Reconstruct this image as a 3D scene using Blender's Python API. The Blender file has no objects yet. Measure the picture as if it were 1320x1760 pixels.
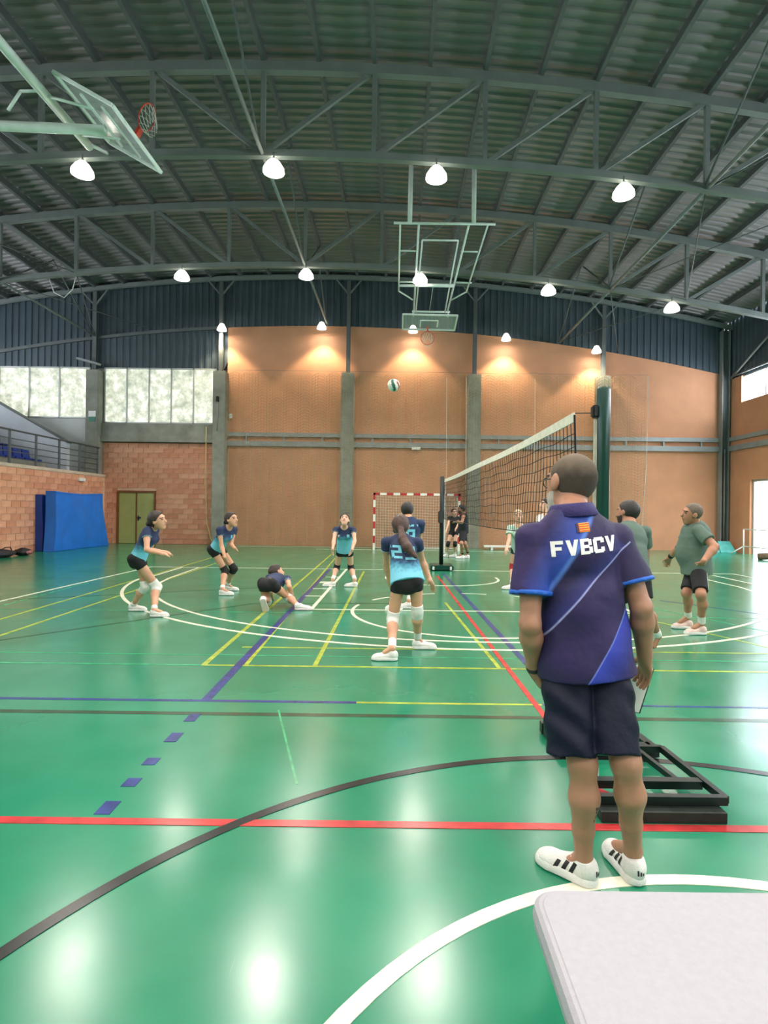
import bpy, bmesh, math, random
import numpy as np
from mathutils import Vector, Matrix
from mathutils.bvhtree import BVHTree

SC = bpy.context.scene
COL = SC.collection
random.seed(7)
rng = np.random.default_rng(7)
PI = math.pi

# ---------------------------------------------------------------- camera
cam_d = bpy.data.cameras.new('camera')
cam_d.sensor_fit = 'VERTICAL'
cam_d.sensor_height = 36.0
cam_d.lens = 975.0 / 1760.0 * 36.0
cam_d.shift_x = -25.0 / 1760.0
cam_d.shift_y = -3.0 / 1760.0
cam_d.clip_start = 0.05
cam_d.clip_end = 300
cam = bpy.data.objects.new('camera', cam_d)
COL.objects.link(cam)
cam.matrix_world = Matrix.Translation((0, 0, 1.455)) @ Matrix.Rotation(PI / 2, 4, 'X') @ Matrix.Rotation(0.0125, 4, 'Z')
SC.camera = cam

# ---------------------------------------------------------------- world: bright overcast day
w = bpy.data.worlds.new('overcast_sky')
SC.world = w
w.use_nodes = True
bg = w.node_tree.nodes['Background']
bg.inputs[0].default_value = (0.86, 0.93, 1.0, 1)
bg.inputs[1].default_value = 5.0

# ---------------------------------------------------------------- exposure and light levels
SC.view_settings.view_transform = 'Standard'
SC.view_settings.look = 'None'
SC.view_settings.gamma = 1.0
SC.view_settings.use_curve_mapping = False
SC.view_settings.exposure = 0.66
LAMP_W = 260.0
WALL_LAMP_W = 210.0
LENS_E = 60.0            # glow of a lamp lens
DAY_RIGHT = 14.0          # daylight behind the right windows
DAY_BACK = 0.85          # daylight behind the frosted end windows
DAY_LEFT = 9.0
SC.cycles.max_bounces = 8
SC.cycles.diffuse_bounces = 5
SC.cycles.glossy_bounces = 3
SC.cycles.transmission_bounces = 4
SC.cycles.transparent_max_bounces = 12
SC.cycles.sample_clamp_indirect = 6.0
SC.cycles.use_denoising = True
SC.cycles.caustics_reflective = False
SC.cycles.caustics_refractive = False

# ---------------------------------------------------------------- materials
MATS = {}
def lin(c):
    return tuple(((v / 255.0) / 12.92 if v / 255.0 <= 0.04045 else (((v / 255.0) + 0.055) / 1.055) ** 2.4) for v in c)

def mat(name, rgb, rough=0.6, metal=0.0, var=0.12, scale=6.0, bump=0.0, bscale=60.0, emit=0.0, spec=0.5, alpha=1.0, coat=0.0, detail=4.0):
    """procedural principled material: base colour broken up by noise, optional fine relief"""
    if name in MATS:
        return MATS[name]
    m = bpy.data.materials.new(name)
    m.use_nodes = True
    nt = m.node_tree
    b = nt.nodes['Principled BSDF']
    c = lin(rgb)
    tc = nt.nodes.new('ShaderNodeTexCoord')
    nz = nt.nodes.new('ShaderNodeTexNoise')
    nz.inputs['Scale'].default_value = scale
    nz.inputs['Detail'].default_value = detail
    nt.links.new(tc.outputs['Object'], nz.inputs['Vector'])
    rp = nt.nodes.new('ShaderNodeValToRGB')
    rp.color_ramp.elements[0].position = 0.3
    rp.color_ramp.elements[1].position = 0.7
    rp.color_ramp.elements[0].color = tuple(max(0, v * (1 - var)) for v in c) + (1,)
    rp.color_ramp.elements[1].color = tuple(min(1, v * (1 + var)) for v in c) + (1,)
    nt.links.new(nz.outputs['Fac'], rp.inputs['Fac'])
    nt.links.new(rp.outputs['Color'], b.inputs['Base Color'])
    b.inputs['Roughness'].default_value = rough
    b.inputs['Metallic'].default_value = metal
    b.inputs['Specular IOR Level'].default_value = spec
    if coat:
        b.inputs['Coat Weight'].default_value = coat
        b.inputs['Coat Roughness'].default_value = 0.15
    if alpha < 1:
        b.inputs['Alpha'].default_value = alpha
    if emit:
        b.inputs['Emission Strength'].default_value = emit
        nt.links.new(rp.outputs['Color'], b.inputs['Emission Color'])
    if bump:
        n2 = nt.nodes.new('ShaderNodeTexNoise')
        n2.inputs['Scale'].default_value = bscale
        n2.inputs['Detail'].default_value = 3
        nt.links.new(tc.outputs['Object'], n2.inputs['Vector'])
        bp = nt.nodes.new('ShaderNodeBump')
        bp.inputs['Strength'].default_value = bump
        bp.inputs['Distance'].default_value = 0.02
        nt.links.new(n2.outputs['Fac'], bp.inputs['Height'])
        nt.links.new(bp.outputs['Normal'], b.inputs['Normal'])
    MATS[name] = m
    return m

# ---------------------------------------------------------------- object helpers
def tag(o, label=None, cat=None, group=None, kind=None):
    if label: o['label'] = label
    if cat: o['category'] = cat
    if group: o['group'] = group
    if kind: o['kind'] = kind
    return o

def thing(name, label, cat, loc=(0, 0, 0), rz=0.0, group=None, kind=None):
    o = bpy.data.objects.new(name, None)
    o.empty_display_size = 0.1
    COL.objects.link(o)
    o.location = loc
    o.rotation_euler = (0, 0, rz)
    return tag(o, label, cat, group, kind)

def link(name, me, m=None, parent=None, loc=None, rot=None):
    o = bpy.data.objects.new(name, me)
    COL.objects.link(o)
    if parent: o.parent = parent
    if loc is not None: o.location = loc
    if rot is not None: o.rotation_euler = rot
    if m is not None and not me.materials:
        me.materials.append(m)
    return o

class MB:
    """collects verts and faces for one mesh"""
    def __init__(s):
        s.v = []; s.f = []; s.mi = []
    def add(s, v, f, mi=0):
        k = len(s.v)
        s.v += [tuple(p) for p in v]
        s.f += [tuple(i + k for i in q) for q in f]
        s.mi += [mi] * len(f)
        return s
    def box(s, x0, x1, y0, y1, z0, z1, mi=0):
        v = [(x, y, z) for z in (z0, z1) for y in (y0, y1) for x in (x0, x1)]
        return s.add(v, [(0, 2, 3, 1), (4, 5, 7, 6), (0, 1, 5, 4), (2, 6, 7, 3), (0, 4, 6, 2), (1, 3, 7, 5)], mi)
    def sweep(s, pts, w, h=None, up=(0, 0, 1), n=4, closed=False, mi=0):
        """tube along pts: n==4 a rectangular w x h section, else round of diameter w"""
        h = w if h is None else h
        P = [Vector(p) for p in pts]; up = Vector(up)
        rings = []
        N = len(P)
        for i in range(N):
            if closed:
                t = (P[(i + 1) % N] - P[i - 1])
            else:
                t = P[min(i + 1, N - 1)] - P[max(i - 1, 0)]
            t.normalize()
            a = t.cross(up)
            if a.length < 1e-4: a = t.cross(Vector((1, 0, 0)))
            if a.length < 1e-4: a = t.cross(Vector((0, 1, 0)))
            a.normalize(); b = a.cross(t).normalized()
            r = []
            for k in range(n):
                if n == 4:
                    c = ((-1, -1), (1, -1), (1, 1), (-1, 1))[k]
                    r.append(P[i] + a * (c[0] * w / 2) + b * (c[1] * h / 2))
                else:
                    th = 2 * PI * k / n
                    r.append(P[i] + a * (math.cos(th) * w / 2) + b * (math.sin(th) * h / 2))
            rings.append(r)
        v = [p for r in rings for p in r]
        f = []
        for i in range(N if closed else N - 1):
            j = (i + 1) % N
            for k in range(n):
                l = (k + 1) % n
                f.append((i * n + k, i * n + l, j * n + l, j * n + k))
        if not closed:
            f.append(tuple(range(n - 1, -1, -1)))
            f.append(tuple((N - 1) * n + k for k in range(n)))
        return s.add(v, f, mi)
    def lathe(s, prof, c=(0, 0, 0), n=20, mi=0):
        v = []; f = []
        m = len(prof)
        for i in range(n):
            th = 2 * PI * i / n
            for r, z in prof:
                v.append((c[0] + r * math.cos(th), c[1] + r * math.sin(th), c[2] + z))
        for i in range(n):
            j = (i + 1) % n
            for k in range(m - 1):
                f.append((i * m + k, j * m + k, j * m + k + 1, i * m + k + 1))
        return s.add(v, f, mi)
    def mesh(s, name='m'):
        me = bpy.data.meshes.new(name)
        me.from_pydata(s.v, [], s.f)
        me.polygons.foreach_set('material_index', s.mi)
        bm = bmesh.new(); bm.from_mesh(me)
        bmesh.ops.recalc_face_normals(bm, faces=bm.faces)
        bm.to_mesh(me); bm.free()
        me.update()
        return me
    def build(s, name, m, parent=None, loc=None, rot=None, smooth=False, bevel=0.0, seg=2):
        me = s.mesh(name)
        for x in (m if isinstance(m, (list, tuple)) else [m]):
            me.materials.append(x)
        if bevel:
            bm = bmesh.new(); bm.from_mesh(me)
            bmesh.ops.bevel(bm, geom=list(bm.edges), offset=bevel, segments=seg, affect='EDGES', clamp_overlap=True)
            bm.to_mesh(me); bm.free()
        if smooth:
            me.polygons.foreach_set('use_smooth', [True] * len(me.polygons))
        return link(name, me, None, parent, loc, rot)

def struct(name, mb, m, parent=None, label=None, **k):
    o = mb.build(name, m, parent, **k)
    if parent is None:
        o['kind'] = 'structure'
    if label: o['label'] = label
    return o

def nodes_of(m):
    return m.node_tree, m.node_tree.nodes, m.node_tree.links

# steel, concrete, walls
STEEL = mat('painted_grey_steel', (112, 119, 117), 0.55, 0.0, 0.12, 2.0)
STEEL_D = mat('dark_grey_steel', (86, 92, 92), 0.55, 0.0, 0.12, 2.0)
GALV = mat('grey_steel_rail', (140, 146, 146), 0.45, 0.2, 0.12, 3.0)
CONC = mat('rough_concrete', (141, 141, 130), 0.9, 0.0, 0.22, 2.2, 0.25, 30)
WHITE_P = mat('white_paint', (226, 226, 222), 0.45, 0, 0.05, 5)
BASKET_P = mat('pale_grey_green_paint', (222, 232, 224), 0.45, 0, 0.08, 4)
BLACK = mat('black_rubber', (20, 20, 22), 0.6, 0, 0.2, 8)
GREY_DK = mat('charcoal_plastic', (50, 52, 55), 0.5, 0, 0.15, 8)
STUCCO = mat('orange_stucco', (198, 142, 108), 0.85, 0, 0.08, 1.3, 0.3, 35)
CLAD = mat('dark_blue_grey_cladding', (72, 84, 92), 0.38, 0.15, 0.12, 1.5)
DECK = mat('grey_roof_deck', (130, 126, 127), 0.42, 0.15, 0.10, 0.8)

# ---------------------------------------------------------------- floor
def floor_material():
    m = bpy.data.materials.new('glossy_green_sports_floor')
    m.use_nodes = True
    nt, N, L = nodes_of(m)
    b = N['Principled BSDF']
    tc = N.new('ShaderNodeTexCoord')
    n1 = N.new('ShaderNodeTexNoise'); n1.inputs['Scale'].default_value = 0.9; n1.inputs['Detail'].default_value = 6
    L.new(tc.outputs['Object'], n1.inputs['Vector'])
    r1 = N.new('ShaderNodeValToRGB')
    r1.color_ramp.elements[0].position = 0.3; r1.color_ramp.elements[1].position = 0.72
    r1.color_ramp.elements[0].color = (0.006, 0.175, 0.088, 1)
    r1.color_ramp.elements[1].color = (0.016, 0.245, 0.135, 1)
    L.new(n1.outputs['Fac'], r1.inputs['Fac'])
    # scuffs: short pale scratches in two directions
    prev = r1.outputs['Color']
    for ang, sc, thr in ((0.5, 1.6, 0.765), (-0.9, 2.3, 0.77), (1.4, 3.0, 0.765)):
        mp = N.new('ShaderNodeMapping')
        mp.inputs['Rotation'].default_value = (0, 0, ang)
        mp.inputs['Scale'].default_value = (sc * 16, sc * 0.8, 1)
        L.new(tc.outputs['Object'], mp.inputs['Vector'])
        nz = N.new('ShaderNodeTexNoise'); nz.inputs['Scale'].default_value = 1.0; nz.inputs['Detail'].default_value = 2
        L.new(mp.outputs['Vector'], nz.inputs['Vector'])
        rr = N.new('ShaderNodeValToRGB')
        rr.color_ramp.elements[0].position = thr; rr.color_ramp.elements[0].color = (0, 0, 0, 1)
        rr.color_ramp.elements[1].position = thr + 0.05; rr.color_ramp.elements[1].color = (0.4, 0.4, 0.4, 1)
        L.new(nz.outputs['Fac'], rr.inputs['Fac'])
        mx = N.new('ShaderNodeMix'); mx.data_type = 'RGBA'
        L.new(rr.outputs['Color'], mx.inputs[0])
        L.new(prev, mx.inputs[6])
        mx.inputs[7].default_value = (0.12, 0.36, 0.25, 1)
        prev = mx.outputs[2]
    L.new(prev, b.inputs['Base Color'])
    n3 = N.new('ShaderNodeTexNoise'); n3.inputs['Scale'].default_value = 2.0; n3.inputs['Detail'].default_value = 2
    L.new(tc.outputs['Object'], n3.inputs['Vector'])
    mr = N.new('ShaderNodeMapRange')
    mr.inputs[1].default_value = 0.3; mr.inputs[2].default_value = 0.7
    mr.inputs[3].default_value = 0.19; mr.inputs[4].default_value = 0.27
    L.new(n3.outputs['Fac'], mr.inputs[0])
    L.new(mr.outputs[0], b.inputs['Roughness'])
    b.inputs['Specular IOR Level'].default_value = 0.55
    b.inputs['Coat Weight'].default_value = 0.3; b.inputs['Coat Roughness'].default_value = 0.2
    n4 = N.new('ShaderNodeTexNoise'); n4.inputs['Scale'].default_value = 4.0; n4.inputs['Detail'].default_value = 2
    L.new(tc.outputs['Object'], n4.inputs['Vector'])
    bp = N.new('ShaderNodeBump'); bp.inputs['Strength'].default_value = 0.03; bp.inputs['Distance'].default_value = 0.01
    L.new(n4.outputs['Fac'], bp.inputs['Height'])
    L.new(bp.outputs['Normal'], b.inputs['Normal'])
    return m
FLOOR_M = floor_material()
XL, XR, YB, YF = -19.0, 13.0, -21.0, 22.5      # hall: left wall, right wall, rear wall, end wall in view
floor = struct('floor', MB().box(XL, XR + 0.3, YB, YF + 0.2, -0.2, 0.0), FLOOR_M, label='glossy green sports floor with many coloured court lines')

def line_mat(name, rgb, var=0.15):
    m = mat(name, rgb, 0.25, 0, var, 9, 0.0)
    return m
L_WHITE = line_mat('white_court_paint', (226, 226, 206))
L_YELL = line_mat('yellow_court_paint', (160, 174, 66), 0.3)
L_BLUE = line_mat('blue_court_paint', (44, 58, 122), 0.3)
L_RED = line_mat('red_court_paint', (186, 54, 56), 0.25)
L_BLACK = line_mat('black_court_paint', (22, 24, 24), 0.3)
L_DARK = line_mat('dark_green_court_paint', (46, 74, 52), 0.3)
L_THIN = line_mat('faded_pale_green_paint', (58, 156, 110), 0.3)
LZ = [0.0]
def court(pts, m, width=0.05):
    """one painted line on the floor, following pts"""
    LZ[0] += 0.00005
    P = [Vector((p[0], p[1])) for p in pts]
    v = []; f = []
    for i, p in enumerate(P):
        t = (P[min(i + 1, len(P) - 1)] - P[max(i - 1, 0)]).normalized()
        n = Vector((-t.y, t.x)) * width / 2
        z = 0.0012 + LZ[0]
        v += [(p.x - n.x, p.y - n.y, z), (p.x + n.x, p.y + n.y, z), (p.x - n.x, p.y - n.y, -0.002), (p.x + n.x, p.y + n.y, -0.002)]
    for i in range(len(P) - 1):
        a, c = 4 * i, 4 * i + 4
        f += [(a, a + 1, c + 1, c), (a + 2, c + 2, c + 3, a + 3), (a, c, c + 2, a + 2), (a + 1, a + 3, c + 3, c + 1)]
    f += [(0, 2, 3, 1), (4 * len(P) - 4, 4 * len(P) - 3, 4 * len(P) - 1, 4 * len(P) - 2)]
    return MB().add(v, f).build('court_line', m, floor)
def arc(cx, cy, r, a0, a1, n=48):
    return [(cx + r * math.cos(math.radians(a0 + (a1 - a0) * i / n)), cy + r * math.sin(math.radians(a0 + (a1 - a0) * i / n))) for i in range(n + 1)]

# dark and thin lines first, bright ones above them
court([(XL + 8, 4.02), (12.9, 4.0)], L_DARK, 0.06)
court([(-11, 4.28), (-0.3, 4.28)], L_BLUE, 0.045); court([(-0.3, 4.28), (1.1, 4.28)], L_YELL, 0.035); court([(1.1, 4.28), (12.5, 4.28)], L_BLUE, 0.03)
court([(-0.85, 4.1), (-0.52, 3.0)], L_THIN, 0.013)
court([(-7, 5.62), (8, 5.62)], L_THIN, 0.02)
court([(-7.2, 5.26), (-1.8, 5.25)], L_THIN, 0.03)
court([(-1.8, 5.25), (9.5, 5.25)], L_YELL, 0.04)
court([(-1.62, 5.95), (6.5, 5.95)], L_YELL, 0.035)
court([(-7.5, 7.95), (7, 7.95)], L_THIN, 0.02)
court([(-1.786, 5.25), (-2.16, 18.5)], L_YELL, 0.05)
court([(-1.40, 5.25), (-1.88, 17.0)], L_YELL, 0.04)
court([(-0.76, 5.25), (-0.80, 13.4)], L_YELL, 0.045)
court([(0.955, 5.25), (0.76, 9.0)], L_YELL, 0.04)
court([(-4.4, 5.6), (-4.85, 16.4)], L_YELL, 0.045)
court([(-5.0, 5.6), (-5.5, 18.0)], L_YELL, 0.045)
court([(-5.6, 6.2), (-5.9, 10.8)], L_THIN, 0.03)
court([(-4.9, 6.25), (-6.6, 6.25)], L_THIN, 0.03)
court([(2.9, 9.0), (4.6, 5.0)], L_YELL, 0.04); court([(3.6, 9.5), (5.4, 5.2)], L_THIN, 0.03)
court([(-4.9, 5.35), (-2.2, 8.7), (0.4, 8.9)], L_DARK, 0.035)
court([(-6.7, 8.4), (-2.2, 10.6)], L_DARK, 0.03)
court([(8.2, 4.6), (4.4, 9.5)], L_BLUE, 0.03)
court([(-1.44, 4.28), (-1.66, 14.0)], L_BLUE, 0.075)
for y0, y1 in ((3.86, 4.0), (3.52, 3.66), (3.2, 3.29), (2.95, 3.04), (2.68, 2.80)):
    court([(-1.385 - (y0 - 2.66) * 0.02, y0), (-1.385 - (y1 - 2.66) * 0.02, y1)], L_BLUE, 0.075)
court([(1.36, 3.9), (1.245, 5.45), (1.05, 13.2)], L_BLUE, 0.06)
court([(-9.5, 2.62), (12.8, 2.627)], L_RED, 0.055)
court([(1.06, 3.9), (0.885, 12.7)], L_RED, 0.045)
court(arc(1.114, 0.745, 2.625, -20, 200, 90), L_BLACK, 0.055)
court(arc(1.13, 0.66, 1.595, 0, 360, 96), L_WHITE, 0.06)
# basketball end of the court
court([(-6.02, 0.5), (-6.02, 13.85)], L_WHITE, 0.05)
court([(-6.02, 13.85), (8.2, 13.85)], L_WHITE, 0.05)
court([(8.2, 13.85), (8.2, 0.5)], L_WHITE, 0.05)
p3o = [(-5.25, 13.85), (-5.15, 11.6)] + [(1.1 + 6.45 * math.cos(math.radians(a)) * 0.99, 12.35 + 6.40 * math.sin(math.radians(a))) for a in np.linspace(187, 353, 60)] + [(7.45, 11.6), (7.5, 13.85)]
p3i = [(-4.85, 13.85), (-4.7, 11.6)] + [(1.1 + 5.9 * math.cos(math.radians(a)) * 0.985, 12.2 + 5.9 * math.sin(math.radians(a))) for a in np.linspace(187, 353, 60)] + [(6.85, 11.6), (6.9, 13.85)]
court(p3o, L_WHITE, 0.055); court(p3i, L_WHITE, 0.05)
court([(-1.25, 13.85), (-1.25, 8.25)], L_WHITE, 0.055); court([(3.45, 13.85), (3.45, 8.25)], L_WHITE, 0.055)
court([(-1.25, 8.25), (3.45, 8.25)], L_WHITE, 0.05)
court(arc(1.1, 8.25, 1.75, 180, 360, 40), L_WHITE, 0.05)
for a in range(15, 170, 30):
    court(arc(1.1, 8.25, 1.75, a, a + 14, 5), L_WHITE, 0.045)
court([(2.15, 12.45), (2.15, 12.2)] + arc(0.95, 12.2, 1.2, 0, -180, 30) + [(-0.25, 12.45)], L_WHITE, 0.05)
for yy, ww in ((12.2, .05), (11.3, .2), (10.4, .05), (9.5, .05)):
    court([(-1.55, yy), (-1.25, yy)], L_WHITE, ww); court([(3.45, yy), (3.75, yy)], L_WHITE, ww)
court([(-3.0, 20.7), (4.6, 20.7)], L_WHITE, 0.05)
court([(-6.9, 21.9), (7.0, 21.9)], L_WHITE, 0.06)
# ================================================================ hall shell
def zroof(x): return 10.64 - 0.0070 * (x + 3.0) ** 2
def zlow(x): return zroof(x) - 1.9

# --- ribbed roof deck: ribs run across the hall, arched
def deck():
    xs = np.linspace(XL, XR, 41)
    prof = []
    y = YB
    while y < YF:
        prof += [(y, 0.0), (y + 0.09, 0.0), (y + 0.115, 0.045), (y + 0.225, 0.045)]
        y += 0.25
    prof.append((YF + 0.1, 0.0))
    v = [(x, p[0], zroof(x) + 0.16 + p[1]) for x in xs for p in prof]
    m = len(prof)
    f = [(i * m + k, i * m + k + 1, (i + 1) * m + k + 1, (i + 1) * m + k) for i in range(len(xs) - 1) for k in range(m - 1)]
    return MB().add(v, f)
ceiling = struct('ceiling', deck(), DECK, label='arched ribbed metal roof deck on purlins')
for i in range(-14, 15):
    x = -2.88 + 1.14 * i
    if x > XR - 0.2 or x < XL + 0.2: continue
    t = math.atan2(-0.014 * (x + 3.0), 1.0)
    MB().box(-0.04, 0.04, YB, YF, -0.10, 0.10).build('purlin', STEEL_D, ceiling, (x, 0, zroof(x) + 0.06), (0, -t, 0))

# --- trusses
CXS = [-12.0, -7.05, -2.05, 2.92, 7.97]
def truss(y, label):
    t = thing('roof_truss', label, 'roof truss', (0, y, 0), group='arched steel roof trusses')
    xs = np.linspace(XL, XR, 33)
    MB().sweep([(x, 0, zroof(x) - 0.12) for x in xs], 0.16, 0.2).build('top_chord', STEEL, t)
    MB().sweep([(x, 0, zlow(x)) for x in xs], 0.14, 0.14).build('bottom_chord', STEEL, t)
    xn = [-2.88 + 2.28 * k for k in range(-7, 8) if XL < -2.88 + 2.28 * k < XR]
    for x in xn:
        MB().sweep([(x, 0, zlow(x)), (x, 0, zroof(x) - 0.12)], 0.09, 0.09).build('vertical_strut', STEEL, t)
    for a, c in zip(xn[:-1], xn[1:]):
        if a >= -2.9: p, q = (a, 0, zlow(a)), (c, 0, zroof(c) - 0.12)
        else: p, q = (c, 0, zlow(c)), (a, 0, zroof(a) - 0.12)
        MB().sweep([p, q], 0.075, 0.09).build('diagonal_strut', STEEL, t)
    return t
TY = [-10.2, -4.7, 0.8, 6.3, 11.66, 16.95, 22.25]
for y, lb in zip(TY, ('grey steel arched truss two bays behind the camera', 'grey steel arched truss behind the camera', 'grey steel arched truss above the centre circle', 'grey steel arched truss just above the picture edge',
                      'nearest visible grey steel arched truss, high above the players', 'second visible grey steel arched truss, beyond the nearest one', 'grey steel truss lying against the end wall')):
    if 5 < y < 20: truss(y, lb)
t = thing('end_rafter', 'curved grey steel rafter along the top of the end wall', None, (0, 22.25, 0), kind='structure')  # roof-edge rafter, kept with the fixed structure of the hall
MB().sweep([(x, 0, zroof(x) - 0.08) for x in np.linspace(XL, XR, 33)], 0.12, 0.16).build('rafter_beam', STEEL, t)
for x in CXS:
    for s in (-1, 1):
        MB().sweep([(x, 0, zroof(x) - 0.75), (x + 0.5 * s, 0, zroof(x + 0.5 * s) - 0.15)], 0.05, 0.05).build('knee_brace', STEEL, t)
for x, nm in ((-12.0, 'left over the stand'), (-2.88, 'along the crown of the roof'), (6.24, 'on the right side of the roof')):
    t = thing('roof_brace', 'slender steel bracing frame linking the trusses, ' + nm, 'bracing', (x, 0, 0), group='lengthwise roof bracing')
    for y0, y1 in zip(TY[3:-1], TY[4:]):
        MB().sweep([(0, y0, zlow(x) - 0.02), (0, y1, zlow(x) - 0.02)], 0.08, n=8).build('tie_tube', STEEL, t, smooth=True)
        ym = (y0 + y1) / 2
        MB().sweep([(0.05, y0, zlow(x)), (0.05, ym, zroof(x) - 0.1)], 0.05, n=6).build('brace_bar', STEEL_D, t, smooth=True)
        MB().sweep([(-0.05, y1, zlow(x)), (-0.05, ym, zroof(x) - 0.1)], 0.05, n=6).build('brace_bar', STEEL_D, t, smooth=True)
        if x == -2.88: continue
        MB().sweep([(0, y0, zlow(x)), (2.28, y1, zlow(x + 2.28))], 0.03, n=6).build('tie_rod', STEEL_D, t, smooth=True)
        MB().sweep([(2.28, y0, zlow(x + 2.28)), (0, y1, zlow(x))], 0.03, n=6).build('tie_rod', STEEL_D, t, smooth=True)

# --- end wall in view: orange render in bays, brick bay at left, dark ribbed cladding above
Y0 = YF
CX = [-12.0, -7.05, -2.05, 2.92, 7.97]          # concrete columns
def arch_plate(x0, x1, zb, zt, y0, y1, n=8):
    """solid plate between two height curves"""
    xs = np.linspace(x0, x1, n + 1)
    v = []; f = []
    for x in xs:
        v += [(x, y0, zb(x)), (x, y1, zb(x)), (x, y1, zt(x)), (x, y0, zt(x))]
    for i in range(n):
        a, c = 4 * i, 4 * i + 4
        for k in range(4):
            f.append((a + k, a + (k + 1) % 4, c + (k + 1) % 4, c + k))
    f += [(0, 1, 2, 3), (4 * n + 3, 4 * n + 2, 4 * n + 1, 4 * n)]
    return MB().add(v, f)
wall_back = struct('wall_back', arch_plate(-6.85, XR, lambda x: 0.0, zlow, Y0 + 0.02, Y0 + 0.25), STUCCO, label='orange rendered end wall behind the goal')
def ribs(x0, x1, zb, zt, y, period=0.26, dep=0.045, alongY=False):
    prof = []
    x = x0
    while x < x1 - 1e-6:
        for dx, d in ((0, 0), (0.10, 0), (0.125, -dep), (0.21, -dep), (0.24, 0)):
            if x + dx < x1: prof.append((x + dx, d))
        x += period
    prof.append((x1, 0))
    v = []; f = []
    for px, d in prof:
        if alongY:
            v += [(y - d, px, zb(px)), (y - d, px, zt(px))]
        else:
            v += [(px, y + d, zb(px)), (px, y + d, zt(px))]
    for i in range(len(prof) - 1):
        f.append((2 * i, 2 * i + 2, 2 * i + 3, 2 * i + 1))
    return MB().add(v, f)
wtop = lambda x: zroof(x) + 0.18
clad_back = struct('wall_back_upper', arch_plate(XL, XR, lambda x: max(zlow(x), 6.98) if x > -6.85 else 6.98, wtop, Y0 + 0.06, Y0 + 0.2, 40), CLAD, label='dark blue grey ribbed metal cladding above the end wall')
bx = [XL, -12.0, -7.05, -2.05, 2.92, 7.97, 12.85]
for a, c in zip(bx[:-1], bx[1:]):
    zb = (lambda x: zlow(x) - 0.02) if a > -7.1 else (lambda x: 6.98)
    ribs(a, c, zb, wtop, Y0).build('cladding_panel', CLAD, clad_back)
# sloping angle under the cladding of the left bays
for a, c in zip(bx[:2], bx[1:3]):
    xs = np.linspace(a, c, 7)
    MB().sweep([(x, Y0 - 0.09, zlow(x) - 0.05) for x in xs], 0.07, 0.12).build('girt', STEEL_D, clad_back)
for k, x in enumerate(CX + [12.85]):
    z0 = 6.8
    nm = ('beside the stand', 'between the windows and the orange wall', 'left of the goal', 'right of the goal', 'behind the near net post', 'in the right corner')[k]
    top = zroof(x) - 0.2
    if k < 5:
        t = MB().box(-0.245, 0.245, -0.28, 0.2, 0, z0).build('concrete_column', CONC, None, (x, Y0 - 0.12, 0), bevel=0.012)
        tag(t, 'square grey concrete wall column ' + nm, 'column', group='concrete columns of the end wall')
        p = thing('steel_post', 'slim grey steel post standing on the concrete column ' + nm, 'post', (x, Y0 - 0.2, z0), group='steel posts of the end wall')
        h = top - z0
        MB().box(-0.075, 0.075, -0.075, -0.06, 0, h).build('flange', STEEL_D, p)
        MB().box(-0.075, 0.075, 0.06, 0.075, 0, h).build('flange', STEEL_D, p)
        MB().box(-0.01, 0.01, -0.06, 0.06, 0, h).build('web', STEEL_D, p)
    else:
        p = thing('corner_post', 'tall grey steel H post in the right corner of the hall', 'post', (x - 0.06, Y0 - 0.14, 0))
        MB().box(-0.16, -0.14, -0.14, 0.14, 0, top).build('flange', GALV, p)
        MB().box(0.12, 0.14, -0.14, 0.14, 0, top).build('flange', GALV, p)
        MB().box(-0.14, 0.12, -0.012, 0.012, 0, top).build('web', STEEL_D, p)
        MB().sweep([(-0.02, -0.1, 0.1), (-0.02, -0.1, 4.0)], 0.05, n=8).build('drain_pipe', GALV, p, smooth=True)
# twin rails along the end wall
for k, (a, c) in enumerate(zip(CX[1:], CX[2:] + [12.7])):
    a += 0.25; c -= 0.25 if k < 3 else 0.02
    t = thing('wall_rail', 'twin grey steel rails on the orange wall, ' + ('left bay', 'bay behind the goal', 'bay right of the goal', 'rightmost bay')[k], 'rail', (0, Y0 - 0.06, 0), group='twin wall rails')
    MB().box(a, c, -0.06, 0.06, 4.30, 4.46).build('upper_rail', GALV, t)
    MB().box(a, c, -0.05, 0.05, 3.92, 4.12).build('lower_rail', GALV, t)
    n = 3
    for i in range(n):
        xx = a + (c - a) * (i + 0.5) / n
        MB().box(xx - 0.03, xx + 0.03, -0.03, 0.03, 4.12, 4.30).build('spacer', GALV, t)
# sign plate on the rail
MB().box(-0.17, 0.17, -0.015, 0.015, -0.05, 0.05).build('sign_plate', WHITE_P, None, (0.66, Y0 - 0.14, 3.90))
tag(bpy.context.scene.objects['sign_plate'], 'small white sign plate fixed on the rail behind the goal', 'sign')

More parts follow.
